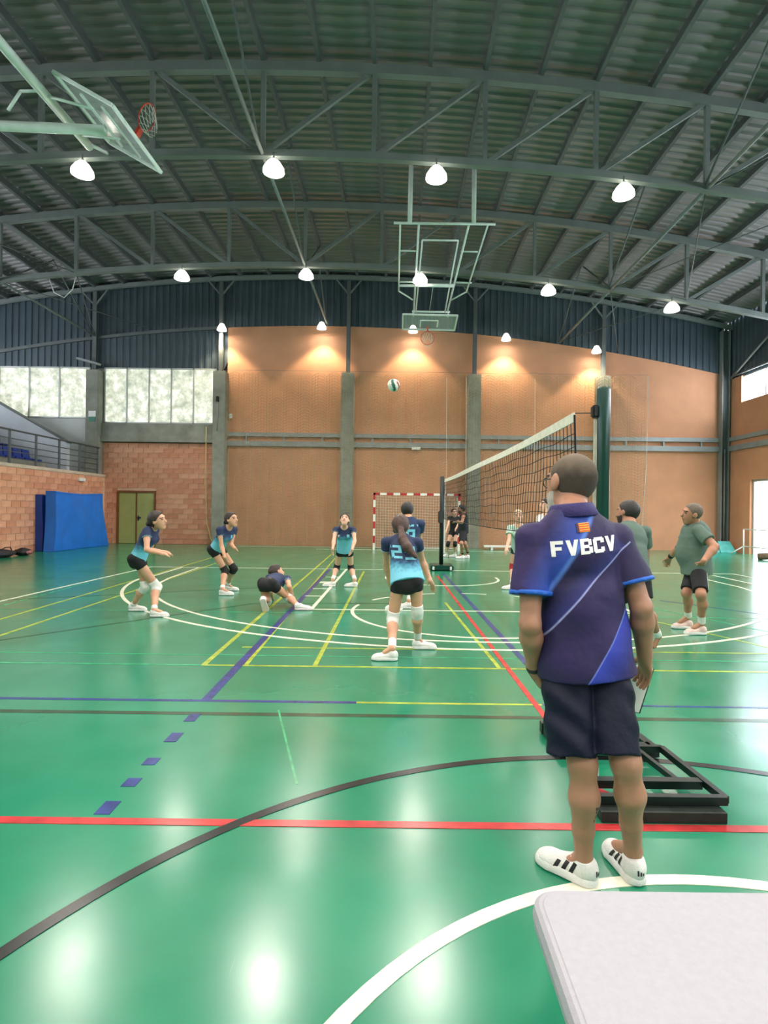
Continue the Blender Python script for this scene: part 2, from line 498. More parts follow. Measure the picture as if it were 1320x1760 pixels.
# --- brick bay left of the second column
MORTAR = mat('pale_mortar', (222, 184, 158), 0.9, 0, 0.1, 5)
BR = [mat('brick_terracotta_%d' % i, c, 0.85, 0, 0.14, 5, 0.2, 40) for i, c in enumerate(((214, 154, 124), (208, 146, 116), (218, 160, 130), (202, 138, 108)))]
def brick_mesh(w_, d_, h_, m):
    b = MB().box(-w_ / 2, w_ / 2, -d_, 0.01, -h_ / 2, h_ / 2).mesh('brick')
    b.materials.append(m)
    return b
def lay(parent, u0, u1, z0, z1, place, holes=(), bw=0.40, bh=0.2, gap=0.018, dep=0.02, mats_=BR, seed=1):
    r = random.Random(seed)
    cache = {}
    z = z0; row = 0
    while z < z1 - 0.03:
        h = min(bh, z1 - z) - gap
        u = u0 - (bw / 2 if row % 2 else 0)
        while u < u1:
            a, c = max(u, u0), min(u + bw, u1)
            u += bw
            segs = [(a, c)]
            for (ha, hc, hz0, hz1) in holes:
                if z + h > hz0 and z < hz1:
                    ns = []
                    for (s, e) in segs:
                        if e <= ha or s >= hc: ns.append((s, e)); continue
                        if s < ha: ns.append((s, ha))
                        if e > hc: ns.append((hc, e))
                    segs = ns
            for (s, e) in segs:
                if e - s < 0.06: continue
                mi = r.randrange(len(mats_))
                key = (round(e - s, 3), round(h, 3), mi, r.randrange(2))
                if key not in cache:
                    cache[key] = brick_mesh(e - s - gap, dep + 0.004 * key[3], h, mats_[mi])
                o = bpy.data.objects.new('brick', cache[key]); COL.objects.link(o); o.parent = parent
                place(o, (s + e) / 2, z + h / 2 + gap / 2)
        z += bh; row += 1
wall_brick = struct('wall_back_left', MB().box(-11.75, -11.15, Y0 + 0.0, Y0 + 0.2, 0, 4.0).box(-9.62, -7.28, Y0, Y0 + 0.2, 0, 4.0).box(-11.15, -9.62, Y0, Y0 + 0.2, 2.1, 4.0), MORTAR, label='brown block wall with the green double door')
def put_back(o, u, z): o.location = (u, Y0 - 0.0, z)
lay(wall_brick, -11.74, -7.29, 0.0, 4.0, put_back, holes=[(-11.15, -9.62, -1, 2.1)], seed=3)
# concrete beam over it
bm_ = MB().box(-11.75, -7.28, Y0 - 0.16, Y0 + 0.2, 4.02, 4.75)
bm_.box(-11.75, -7.28, Y0 - 0.24, Y0 - 0.16, 4.02, 4.26)
trim = struct('trim_1', bm_, CONC, label='concrete lintel beam under the frosted windows')
# double door
DGREEN = mat('olive_green_door_paint', (168, 172, 108), 0.5, 0, 0.08, 3)
FRAME_BR = mat('brown_door_frame', (120, 74, 40), 0.6, 0, 0.15, 4)
door = thing('door_1', 'olive green double door in a brown frame in the block wall', None, (-10.385, Y0, 0), kind='structure')
MB().box(-0.765, 0.765, 0.08, 0.2, 0, 2.1).build('backing', FRAME_BR, door)  # plate added behind the leaves so no sky light leaks round them
MB().box(-0.765, -0.70, -0.06, 0.1, 0, 2.1).build('frame_jamb', FRAME_BR, door)
MB().box(0.70, 0.765, -0.06, 0.1, 0, 2.1).build('frame_jamb', FRAME_BR, door)
MB().box(-0.70, 0.70, -0.06, 0.1, 2.02, 2.1).build('frame_head', FRAME_BR, door)
l1 = MB().box(-0.695, -0.012, -0.02, 0.03, 0.01, 2.015).build('door_leaf', DGREEN, door, bevel=0.004)
l2 = MB().box(0.012, 0.695, -0.02, 0.03, 0.01, 2.015).build('door_leaf', DGREEN, door, bevel=0.004)
MB().box(-0.03, 0.03, -0.03, -0.02, 0.01, 2.015).build('cover_strip', FRAME_BR, l1)
MB().box(0.06, 0.18, -0.09, -0.02, 1.0, 1.06).box(0.06, 0.10, -0.03, -0.02, 0.92, 1.12).build('handle', GREY_DK, l2)

# --- frosted windows of the end wall
def frosted():
    m = bpy.data.materials.new('grimy_frosted_glass_lit_by_day')
    m.use_nodes = True
    nt, N, L = nodes_of(m)
    b = N['Principled BSDF']
    tc = N.new('ShaderNodeTexCoord')
    n1 = N.new('ShaderNodeTexNoise'); n1.inputs['Scale'].default_value = 2.6; n1.inputs['Detail'].default_value = 8; n1.inputs['Roughness'].default_value = 0.7
    L.new(tc.outputs['Object'], n1.inputs['Vector'])
    r = N.new('ShaderNodeValToRGB')
    e = r.color_ramp.elements
    e[0].position = 0.34; e[0].color = lin((122, 132, 112)) + (1,)
    e[1].position = 0.64; e[1].color = lin((244, 246, 232)) + (1,)
    k = e.new(0.5); k.color = lin((188, 192, 170)) + (1,)
    L.new(n1.outputs['Fac'], r.inputs['Fac'])
    L.new(r.outputs['Color'], b.inputs['Emission Color'])
    b.inputs['Emission Strength'].default_value = DAY_BACK
    b.inputs['Base Color'].default_value = (0.25, 0.26, 0.24, 1)
    b.inputs['Roughness'].default_value = 0.35
    return m
FROST = frosted()
ALU = mat('aluminium_window_frame', (178, 182, 180), 0.4, 0.3, 0.08, 5)
def window_band(name, x0, x1, z0, z1, n, label, m, y=Y0):
    t = thing(name, label, None, (0, y, 0), kind='structure')
    fr = MB()
    fr.box(x0, x1, -0.04, 0.08, z0, z0 + 0.05); fr.box(x0, x1, -0.04, 0.08, z1 - 0.05, z1)
    fr.build('window_frame', ALU, t)
    for i in range(n + 1):
        x = x0 + (x1 - x0) * i / n
        MB().box(x - 0.025, x + 0.025, -0.04, 0.08, z0, z1).build('mullion', ALU, t)
    for i in range(n):
        a = x0 + (x1 - x0) * i / n + 0.025; c = x0 + (x1 - x0) * (i + 1) / n - 0.025
        MB().box(a, c, 0.02, 0.035, z0 + 0.05, z1 - 0.05).build('pane', m, t)
    return t
window_band('window_1', -11.7, -7.3, 4.77, 6.97, 5, 'band of five frosted windows above the green door', FROST)
window_band('window_2', -18.3, -12.3, 4.95, 6.97, 5, 'frosted windows at the far end of the stand', FROST)
struct('wall_back_stand', MB().box(XL, -12.2, Y0, Y0 + 0.2, 0, 4.94), mat('white_plaster', (214, 216, 214), 0.85, 0, 0.06, 2), label='white plaster wall under the windows behind the stand')

# --- left stand: block front wall, deck, steps, seats, railing
XS = -11.65
wall_left = struct('wall_left', MB().box(XS - 0.25, XS, YB, Y0, 0, 2.62), MORTAR, label='orange block wall along the front of the stand')
def put_left(o, u, z):
    o.location = (XS, u, z); o.rotation_euler = (0, 0, PI / 2)
lay(wall_left, 14.3, 22.3, 0.0, 2.6, put_left, bw=0.42, bh=0.2, seed=5)
struct('trim_2', MB().box(XS - 0.3, XS + 0.03, YB, Y0, 2.62, 2.72), mat('pale_concrete_coping', (196, 178, 160), 0.85, 0, 0.12, 4), label='pale coping on the block wall of the stand')
PLASTER = mat('cool_white_plaster', (205, 210, 218), 0.85, 0, 0.05, 2)
st = MB()
st.box(-13.0, XS - 0.25, YB, Y0, 2.3, 2.62)
stand = struct('floor_stand', st, CONC, label='concrete deck and steps of the spectator stand')
for i in range(6):
    MB().box(-13.0 - 0.85 * (i + 1), -13.0 - 0.85 * i, YB, 20.9, 2.3, 3.04 + 0.5 * i).build('step', CONC, stand)
SEAT = mat('blue_plastic_seat', (36, 62, 150), 0.4, 0, 0.1, 6)
def seat_mesh():
    b = MB()
    b.box(-0.2, 0.2, -0.2, 0.2, 0.0, 0.05)
    return b
for i in range(2):
    for j in range(6):
        o = thing('stadium_seat', '', 'seat', (-13.2 - 0.85 * i, 17.95 + 0.48 * j - 0.4 * i, 3.06 + 0.5 * i), group='blue seats of the stand')
        o['label'] = 'blue plastic stadium seat in the %s row, %s from the far end' % (('lower', 'upper')[i], ('sixth', 'fifth', 'fourth', 'third', 'second', 'first')[j])
        MB().box(-0.16, 0.26, -0.215, 0.215, 0.0, 0.06).build('seat_pan', SEAT, o, bevel=0.015)
        MB().add([(-0.20, -0.215, 0.0), (-0.14, -0.215, 0.0), (-0.14, 0.215, 0.0), (-0.20, 0.215, 0.0), (-0.27, -0.2, 0.40), (-0.22, -0.2, 0.40), (-0.22, 0.2, 0.40), (-0.27, 0.2, 0.40)],
                 [(0, 3, 2, 1), (4, 5, 6, 7), (0, 1, 5, 4), (1, 2, 6, 5), (2, 3, 7, 6), (3, 0, 4, 7)]).build('seat_back', SEAT, o, bevel=0.012)
# sloping white end wall of the stand
v = [(-12.55, 3.85), (-12.55, 2.62), (-18.9, 2.62), (-18.9, 7.4)]
struct('wall_stand_end', MB().add([(x, 21.4, z) for x, z in v] + [(x, 21.6, z) for x, z in v], [(0, 1, 2, 3), (7, 6, 5, 4), (0, 4, 5, 1), (1, 5, 6, 2), (2, 6, 7, 3), (3, 7, 4, 0)]), PLASTER, label='white sloping end wall of the spectator stand')
MB().add([(x, y, z + dz) for dz in (0, 0.06) for (x, y, z) in ((-12.5, 21.36, 3.83), (-12.5, 21.64, 3.83), (-18.9, 21.64, 7.4), (-18.9, 21.36, 7.4))], [(0, 3, 2, 1), (4, 5, 6, 7), (0, 1, 5, 4), (1, 2, 6, 5), (2, 3, 7, 6), (3, 0, 4, 7)]).build('trim_3', STEEL_D)
tag(SC.objects['trim_3'], 'dark coping on the sloping white wall', kind='structure')
t = thing('railing', 'grey steel railing along the top of the block wall', 'railing', (XS - 0.1, 0, 2.72))
RAIL = mat('grey_railing_paint', (92, 98, 104), 0.5, 0.2, 0.1, 6)
MB().sweep([(0, 2, 1.03), (0, 22.2, 1.03)], 0.06, n=8).build('handrail', RAIL, t, smooth=True)
for k in range(4):
    MB().sweep([(0, 2, 0.17 + 0.2 * k), (0, 22.2, 0.17 + 0.2 * k)], 0.03, n=6).build('rail_bar', RAIL, t, smooth=True)
for y in np.arange(4.6, 22.3, 1.25):
    MB().box(-0.025, 0.025, y - 0.03, y + 0.03, 0, 1.0).build('rail_post', RAIL, t)
struct('wall_left_outer', MB().box(XL - 0.2, XL, YB, Y0, 0, 4.8).box(XL - 0.2, XL, YB, Y0, 6.9, 9.1), PLASTER, label='outer wall behind the stand')
DAYL = mat('daylit_side_window_glass', (236, 242, 250), 0.4, 0, 0.04, 2, emit=DAY_LEFT)
t = thing('window_3', 'row of bright windows high behind the stand', None, (XL - 0.1, 0, 0), kind='structure')
for i in range(10):
    a = YB + 1 + i * 4.2
    MB().box(-0.02, 0.02, a, a + 4.1, 4.8, 6.9).build('pane', DAYL, t)
    MB().box(-0.05, 0.05, a + 4.1, a + 4.2, 4.8, 6.9).build('mullion', ALU, t)

# --- right wall: orange render, high window band, doorway, ribbed cladding
rw = MB()
rw.box(XR, XR + 0.25, YB, 14.6, 0, 5.72)
rw.box(XR, XR + 0.25, 21.0, Y0, 0, 5.72)
rw.box(XR, XR + 0.25, 14.6, 21.0, 2.75, 5.72)
rw.box(XR, XR + 0.25, 21.6, Y0, 5.72, 6.75)
rw.box(XR, XR + 0.25, YB, YB + 0.8, 5.72, 6.75)
wall_right = struct('wall_right', rw, STUCCO, label='orange rendered side wall with window band and doorway')
rc = MB().box(XR + 0.06, XR + 0.25, YB, Y0, 6.75, 9.1)
clad_r = struct('wall_right_upper', rc, CLAD, label='dark ribbed cladding above the side windows')
for a, c in ((YB, -10), (-10, 0), (0, 6.3), (6.3, 11.66), (11.66, 16.95), (16.95, Y0)):
    ribs(a, c, lambda x: 6.75, lambda x: 9.05, XR, alongY=True).build('cladding_panel', CLAD, clad_r)
DAYR = mat('daylit_window_glass', (232, 242, 255), 0.4, 0, 0.03, 2, emit=DAY_RIGHT)
t = thing('window_4', 'overexposed window band high in the right wall', None, (XR + 0.12, 0, 0), kind='structure')
ys = np.linspace(YB + 0.8, 21.6, 33)
for a, c in zip(ys[:-1], ys[1:]):
    MB().box(-0.01, 0.01, a + 0.03, c - 0.03, 5.77, 6.70).build('pane', DAYR, t)
    MB().box(-0.03, 0.03, a - 0.03, a + 0.03, 5.72, 6.75).build('mullion', ALU, t)
MB().box(-0.04, 0.04, ys[0], ys[-1], 5.72, 5.77).build('sill_bar', ALU, t)
MB().box(-0.04, 0.04, ys[0], ys[-1], 6.70, 6.75).build('head_bar', ALU, t)
t = thing('wall_rail', 'twin grey steel rails on the right side wall', 'rail', (XR - 0.05, 0, 0), group='twin wall rails')
MB().box(-0.06, 0.05, -20, Y0 - 0.3, 4.30, 4.46).build('upper_rail', GALV, t)
MB().box(-0.05, 0.05, -20, Y0 - 0.3, 3.92, 4.12).build('lower_rail', GALV, t)
t = thing('wall_brace', 'slanting steel brace over the window in the right corner', 'brace', (XR - 0.12, 22.1, 6.75))
MB().sweep([(0, 0, 0), (0, -5.0, 2.2)], 0.08, n=8).build('brace_tube', STEEL, t, smooth=True)
MB().sweep([(0, -5.0, 0.05), (0, 0, 0.05)], 0.06, n=8).build('tie_tube', STEEL, t, smooth=True)
# doorway to the outside, door leaf folded open, pale yard
t = thing('door_2', 'wide bright doorway to the yard in the right wall', None, (XR, 17.8, 0), kind='structure')
MB().box(0.10, 0.2, 3.12, 3.2, 0, 2.75).build('frame_jamb', ALU, t)
MB().box(0.10, 0.2, -3.2, -3.12, 0, 2.75).build('frame_jamb', ALU, t)
MB().box(0.10, 0.2, -3.12, 3.12, 2.67, 2.75).build('frame_head', ALU, t)
struct('floor_yard', MB().box(XR + 0.3, 40, 0, 40, -0.25, -0.02), mat('pale_yard_concrete', (205, 205, 200), 0.9, 0, 0.08, 1), label='pale sunlit yard outside the doorway')
struct('wall_rear', MB().box(XL, XR, YB - 0.2, YB, 0, 10.8), STUCCO, label='orange rear wall of the hall behind the camera')

struct('wall_back_light_block', MB().box(XL - 0.2, XR + 0.3, Y0 + 0.26, Y0 + 0.4, 0, 11.0), CONC, label='added backing sheet that blocks sky light behind the end wall')  # unseen backing, added to stop sky light leaking through gaps in the end wall
MB().box(0, 3.4, -0.18, 0.18, 0.10, 0.16).build('bench_top', WHITE_P, thing('low_bench', 'long low white bench at the foot of the wall right of the goal', 'bench', (3.25, 21.6, 0)))
for x in (0.3, 1.7, 3.1):
    MB().box(x - 0.04, x + 0.04, -0.15, 0.15, 0.0, 0.10).build('bench_foot', WHITE_P, SC.objects['low_bench'])
# ================================================================ lamps
LENS = bpy.data.materials.new('glowing_lamp_lens'); LENS.use_nodes = True
_b = LENS.node_tree.nodes['Principled BSDF']
_b.inputs['Emission Color'].default_value = (1.0, 0.93, 0.80, 1)
_b.inputs['Emission Strength'].default_value = LENS_E
_n = LENS.node_tree.nodes.new('ShaderNodeTexNoise'); _n.inputs['Scale'].default_value = 30
LENS.node_tree.links.new(_n.outputs['Fac'], _b.inputs['Roughness'])
HOUS = mat('prismatic_lamp_shade', (255, 244, 226), 0.4, 0.0, 0.1, 40, emit=3.6)
def lamp(x, y, z, label, watts, group, col=(1.0, 0.94, 0.84), spot=138, rad=0.20, ztop=None, blend=0.45):
    t = thing('ceiling_lamp', label, 'lamp', (x, y, z), group=group)
    MB().lathe([(0.03, 0.25), (0.08, 0.24), (rad * 0.7, 0.18), (rad + 0.01, 0.07), (rad + 0.02, 0.0), (rad + 0.02, -0.01), (rad, -0.01), (rad, 0.02)], n=20).build('housing', HOUS, t, smooth=True)
    ln = MB().lathe([(0.0, -0.02), (rad * 0.6, -0.012), (rad, 0.02), (0.0, 0.03)], n=20).build('lens', LENS, t, smooth=True)
    zt = (zlow(x) - z) if ztop is None else ztop
    MB().sweep([(0, 0, 0.24), (0, 0, max(zt, 0.3))], 0.04, n=6).build('hanger', STEEL_D, t)
    ld = bpy.data.lights.new('lamp_light', 'SPOT')
    ld.energy = watts; ld.color = col; ld.spot_size = math.radians(spot); ld.spot_blend = blend; ld.shadow_soft_size = 0.15
    lo = bpy.data.objects.new('lamp_light', ld); COL.objects.link(lo); lo.parent = t; lo.location = (0, 0, -0.2)
    return t
ordn = ('first', 'second', 'third', 'fourth', 'fifth')
for i, x in enumerate((-6.55, -2.64, 0.69, 4.52, 8.2)):
    lamp(x, 11.60, zlow(x) - 0.40, 'round high-bay lamp under the nearest visible truss, %s from the left' % ordn[i], LAMP_W, 'lamps under the nearest visible truss')
for i, x in enumerate((-6.52, -2.83, 0.555, 4.37, 8.04)):
    lamp(x, 16.85, zlow(x) - 0.40, 'round high-bay lamp under the second visible truss, %s from the left' % ordn[i], LAMP_W, 'lamps under the second visible truss')
for i, x in enumerate((-6.94, -3.07, 0.475, 4.09, 7.60)):
    lamp(x, 22.0, zlow(x) - 0.28, 'small lamp washing the orange end wall, %s from the left' % ordn[i], WALL_LAMP_W, 'lamps by the end wall', col=(1.0, 0.80, 0.50), spot=104, rad=0.16, blend=0.2)
for j, y in enumerate((6.3, 0.8, -4.7, -10.2)):
    for i, x in enumerate((-6.5, -2.7, 0.65, 4.45, 8.1)):
        lamp(x, y, zlow(x) - 0.42, 'round high-bay lamp over the near half, %s row, %s from the left' % (ordn[j], ordn[i]), LAMP_W, 'lamps over the near half of the hall', ztop=0.55)

# ================================================================ ceiling basketball frames
CLEAR = bpy.data.materials.new('clear_backboard_sheet'); CLEAR.use_nodes = True
_b = CLEAR.node_tree.nodes['Principled BSDF']
_b.inputs['Base Color'].default_value = (0.9, 0.95, 0.93, 1); _b.inputs['Roughness'].default_value = 0.12; _b.inputs['Alpha'].default_value = 0.42
_n = CLEAR.node_tree.nodes.new('ShaderNodeTexNoise'); _n.inputs['Scale'].default_value = 5
_r = CLEAR.node_tree.nodes.new('ShaderNodeMapRange'); _r.inputs[3].default_value = 0.14; _r.inputs[4].default_value = 0.28
CLEAR.node_tree.links.new(_n.outputs['Fac'], _r.inputs[0]); CLEAR.node_tree.links.new(_r.outputs[0], _b.inputs['Alpha'])
RIM_R = mat('orange_red_rim', (196, 62, 42), 0.45, 0.1, 0.1, 6)
NETW = mat('white_net_cord', (214, 210, 200), 0.8, 0, 0.1, 12)

def hoop(parent, c, out, down, r=0.225):
    """rim plus net: c rim centre, out = from board to rim, down = where the net would hang when lowered"""
    c, out, down = Vector(c), Vector(out).normalized(), Vector(down).normalized()
    side = out.cross(down).normalized()
    ring = [c + out * r * math.cos(t) + side * r * math.sin(t) for t in np.linspace(0, 2 * PI, 25)[:-1]]
    rim = MB().sweep(ring, 0.022, n=6, closed=True, up=down).build('rim', RIM_R, parent, smooth=True)
    MB().sweep([c - out * r, c - out * (r + 0.16)], 0.12, 0.05).build('rim_bracket', RIM_R, parent)
    nb = MB()
    g = Vector((0, 0, -1))
    for k in range(12):
        t0 = 2 * PI * k / 12
        for s in (1, -1):
            pts = []
            for q in np.linspace(0, 1, 5):
                t = t0 + s * q * 2 * PI / 12 * 1.5
                rr = r * (1 - 0.45 * q)
                pts.append(c + out * rr * math.cos(t) + side * rr * math.sin(t) + (down * 0.12 + g * 0.16) * q * (1.0 if down.z < -0.5 else 1.0))
            nb.sweep(pts, 0.012, n=3)
    o = nb.build('hoop_net', NETW, parent); o['kind'] = 'stuff'
    return rim

def board(parent, A, B, C, D):
    """clear sheet with a steel rim frame; corners in order"""
    A, B, C, D = map(Vector, (A, B, C, D))
    n = (B - A).cross(D - A).normalized() * 0.012
    MB().add([A - n, B - n, C - n, D - n, A + n, B + n, C + n, D + n], [(0, 1, 2, 3), (7, 6, 5, 4), (0, 4, 5, 1), (1, 5, 6, 2), (2, 6, 7, 3), (3, 7, 4, 0)]).build('backboard', CLEAR, parent)
    bb = SC.objects
    f = MB()
    for p, q in ((A, B), (B, C), (C, D), (D, A)):
        f.sweep([p, q], 0.05, 0.05, up=n)
    f.build('board_frame', BASKET_P, parent)
    m = (A + B + C + D) / 4
    e1 = (B - A) * 0.17; e2 = (D - A) * 0.22
    return m

def strut(parent, p, q, w=0.06, name='frame_tube', m=BASKET_P):
    return MB().sweep([p, q], w, n=8).build(name, m, parent, smooth=True)

u = thing('ceiling_basketball_frame', 'folded-up white basketball backboard frame hanging above the far goal', 'basketball hoop', (0, 0, 0))
zt = 9.0
strut(u, (-0.22, 14.9, zt), (2.45, 14.9, zt), 0.07, 'cross_beam')
strut(u, (0.2, 14.9, zt), (0.22, 14.9, zroof(0.2)), 0.12, 'hanger_post'); strut(u, (1.88, 14.9, zt), (1.88, 14.9, zroof(1.9)), 0.12, 'hanger_post')
for xa, xb in ((0.44, 0.42), (1.76, 1.52)):
    strut(u, (xa, 14.9, zt), (xb, 18.55, 7.98), 0.06, 'main_tube')
for xa, xb, xc in ((-0.05, -0.08, 0.36), (2.26, 2.02, 1.58)):
    strut(u, (xa, 14.9, zt), (xb, 17.6, 8.26), 0.05, 'side_tube')
    strut(u, (xb, 17.6, 8.26), (xc, 18.0, 8.14), 0.05, 'side_tube')
for y, z in ((15.9, 8.73), (17.2, 8.38)):
    strut(u, (-0.07, y, z), (0.44, y, z), 0.05, 'cross_tube'); strut(u, (1.66, y, z), (2.13, y, z), 0.05, 'cross_tube')
strut(u, (-0.10, 17.35, 8.33), (1.62, 17.35, 8.33), 0.09, 'cross_tube')
strut(u, (0.42, 17.1, 8.25), (1.60, 17.1, 8.25), 0.10, 'cross_tube')
strut(u, (0.55, 15.3, 8.75), (1.52, 15.3, 8.75), 0.05, 'cross_tube')
strut(u, (0.55, 15.3, 8.75), (0.48, 18.4, 7.88), 0.045, 'inner_tube'); strut(u, (1.52, 15.3, 8.75), (1.42, 18.4, 7.88), 0.045, 'inner_tube')
strut(u, (0.36, 18.55, 7.96), (1.60, 18.55, 7.96), 0.07, 'cross_tube')
strut(u, (0.97, 17.35, 8.3), (0.93, 18.5, 8.0), 0.015, 'cable')
strut(u, (0.40, 18.5, 7.97), (0.40, 18.8, 7.88), 0.05, 'board_bracket'); strut(u, (1.55, 18.5, 7.97), (1.55, 18.8, 7.88), 0.05, 'board_bracket')
board(u, (0.06, 18.65, 7.90), (1.86, 18.65, 7.88), (1.86, 19.68, 7.72), (0.06, 19.68, 7.74))
f = MB()
for p, q in (((0.66, 19.0, 7.82), (1.24, 19.0, 7.82)), ((0.66, 19.0, 7.82), (0.66, 19.45, 7.75)), ((1.24, 19.0, 7.82), (1.24, 19.45, 7.75))):
    f.sweep([p, q], 0.04, 0.03)
f.build('target_square', mat('white_marking', (236, 236, 230), 0.5, 0, 0.04, 8), u)
hoop(u, (0.92, 19.45, 7.37), (0, 0, -1), (0, 1, 0))

u = thing('side_basketball_frame', 'side basketball backboard folded up under the roof at upper left', 'basketball hoop', (0, 0, 0))
strut(u, (-6.05, 5.0, 8.36), (-6.02, 10.9, 8.36), 0.16, 'torque_tube')
strut(u, (-11.0, 9.9, 8.20), (-5.2, 9.9, 8.02), 0.17, 'arm_tube')
strut(u, (-10.9, 9.9, 8.2), (-10.9, 9.9, zroof(-11) + 0.05), 0.12, 'hanger_post')
strut(u, (-6.04, 6.3, 8.36), (-6.04, 6.3, zlow(-6)), 0.09, 'hanger_post'); strut(u, (-6.03, 10.75, 8.36), (-6.03, 11.6, zlow(-6)), 0.07, 'hanger_post')
A, B, C, D = (-5.66, 9.15, 8.46), (-4.70, 9.15, 7.93), (-4.62, 10.85, 7.86), (-5.62, 10.85, 8.42)
board(u, A, B, C, D)
strut(u, (-6.02, 9.5, 8.33), (-5.3, 9.7, 8.25), 0.05, 'board_bracket'); strut(u, (-6.02, 10.5, 8.33), (-5.2, 10.4, 8.2), 0.05, 'board_bracket')
strut(u, (-5.35, 9.4, 8.28), (-5.3, 10.7, 8.25), 0.05, 'board_bracket'); strut(u, (-5.0, 9.4, 8.08), (-4.95, 10.7, 8.05), 0.04, 'board_bracket')
strut(u, (-6.03, 9.4, 8.33), (-6.35, 9.4, 8.32), 0.05, 'lever'); strut(u, (-6.35, 9.4, 8.32), (-6.55, 9.4, 8.0), 0.05, 'lever')
hoop(u, (-4.52, 10.0, 8.32), (0.49, 0, 0.87), (0.87, 0, -0.49))

# ================================================================ handball goal
GR = mat('red_goal_paint', (178, 40, 46), 0.5, 0, 0.1, 6)
GW = mat('white_goal_paint', (228, 224, 214), 0.5, 0, 0.06, 6)
g = thing('handball_goal', 'red and white striped handball goal with net before the end wall', 'goal', (0.66, 20.6, 0))
def striped(name, p, q, n, first=0):
    p, q = Vector(p), Vector(q)
    for i in range(n):
        a = p.lerp(q, i / n); b_ = p.lerp(q, (i + 1) / n)
        MB().sweep([a, b_], 0.08, 0.08, up=(0, 1, 0)).build(name, GR if (i + first) % 2 == 0 else GW, g)
striped('post_band', (-1.54, 0, 0), (-1.54, 0, 2.08), 8, 1)
striped('post_band', (1.54, 0, 0), (1.54, 0, 2.08), 8, 1)
striped('crossbar_band', (-1.58, 0, 2.04), (1.58, 0, 2.04), 13, 0)
for s in (-1, 1):
    MB().sweep([(1.54 * s, 0, 2.03), (1.54 * s, 0.75, 2.0), (1.54 * s, 1.0, 0.03), (1.54 * s, 0, 0.03)], 0.04, n=6).build('net_stay', GW, g, smooth=True)
MB().sweep([(-1.54, 1.0, 0.03), (1.54, 1.0, 0.03)], 0.04, n=6).build('ground_bar', GW, g, smooth=True)
nb = MB()
def backz(z): return 0.95 - 0.2 * z / 2 - 0.08 * math.sin(z / 2 * PI)
for i in range(32):
    x = -1.54 + 3.08 * i / 31
    nb.sweep([(x, 0, 2.0), (x, 0.7, 1.97)] + [(x, backz(z), z) for z in (1.5, 1.0, 0.5, 0.03)], 0.011, n=3)
for j in range(20):
    z = 0.03 + 1.94 * j / 19
    nb.sweep([(-1.54, 0, z), (-1.54, backz(z), z), (-0.7, backz(z) + 0.03, z - 0.03), (0, backz(z), z), (0.7, backz(z) + 0.03, z - 0.03), (1.54, backz(z), z), (1.54, 0, z)], 0.011, n=3)
o = nb.build('goal_net', NETW, g); o['kind'] = 'stuff'

# ================================================================ protective net hanging before the end wall
CORD = mat('beige_net_cord', (160, 148, 116), 0.85, 0, 0.15, 10)
pn = thing('protective_net', 'beige protective ball net hanging in front of the end wall', 'net', (0, 21.95, 0))
nb = MB()
x0, x1 = -6.7, 9.6
def scal(x, z): return 0.16 * abs(math.sin((x - x0) * PI / 0.55)) * (0.35 + 0.65 * z / 6.8)
xs = np.arange(x0, x1, 0.11)
def nety(x, z): return 0.05 * math.sin(x * 5.7) + 0.03 * math.sin(x * 11 + z)
for x in xs:
    nb.sweep([(x, nety(x, 0), 0.05), (x, nety(x, 3.3), 3.3), (x, nety(x, 6.6), 6.6 + scal(x, 6.8))], 0.013, n=3)
for z in np.arange(0.15, 6.75, 0.11):
    nb.sweep([(x, nety(x, z), z + scal(x, z) - 0.05) for x in np.arange(x0, x1 + 0.05, 0.1375)], 0.013, n=3)
o = nb.build('netting', CORD, pn); o['kind'] = 'stuff'
MB().sweep([(x1, 0, 6.75), (x1 - 0.02, 0, 3.5), (x1 - 0.22, 0, 0.05)], 0.025, n=5).build('edge_rope', NETW, pn)
MB().sweep([(x0, 0.0, 6.8), (x1, 0, 6.8)], 0.012, n=5).build('top_wire', STEEL_D, pn)
for x in (1.8, 2.55, 5.2):
    MB().sweep([(x, -0.06, 6.6), (x + 0.03, -0.06, 3.0), (x, -0.06, 0.1)], 0.016, n=5).build('draw_cord', NETW, pn)
ry = MB().sweep([(-7.5, 22.0, 4.6), (-7.5, 22.0, 2.5), (-7.42, 21.95, 0.9), (-7.25, 21.9, 0.3), (-7.12, 21.9, 0.02)], 0.03, n=6).build('hanging_rope', mat('yellowish_rope', (178, 160, 96), 0.8, 0, 0.1, 20), smooth=True)
tag(ry, 'yellowish rope hanging down beside the second column', 'rope')

# ================================================================ volleyball net and posts
PG = mat('dark_green_post_paint', (14, 62, 54), 0.3, 0.0, 0.12, 4)
PBLK = mat('dark_post_metal', (26, 34, 34), 0.4, 0.3, 0.15, 6)
NB = mat('black_net_twine', (22, 20, 22), 0.8, 0, 0.2, 10)
BAND = mat('canvas_net_band', (220, 216, 200), 0.75, 0, 0.10, 14)
# near post
np_ = thing('volleyball_post', 'dark green padded volleyball post behind the man in navy', 'post', (1.30, 3.62, 0))
MB().lathe([(0.0, 0.05), (0.042, 0.05), (0.042, 2.24), (0.038, 2.255), (0.0, 2.258)], n=24).build('pole', PG, np_, smooth=True)
MB().box(-0.060, -0.042, -0.01, 0.01, 0.25, 2.05).build('slide_rail', mat('worn_white_rail', (176, 172, 156), 0.6, 0.1, 0.2, 12), np_)
MB().box(-0.075, -0.035, -0.025, 0.03, 2.06, 2.14).build('pulley_block', BLACK, np_, bevel=0.01)
MB().sweep([(-0.05, 0.05, 2.1), (0.06, 0.78, 2.225)], 0.008, n=5).build('net_cable', NB, np_)
MB().sweep([(-0.05, 0.05, 1.3), (0.06, 0.78, 1.27)], 0.006, n=5).build('net_cable', NB, np_)
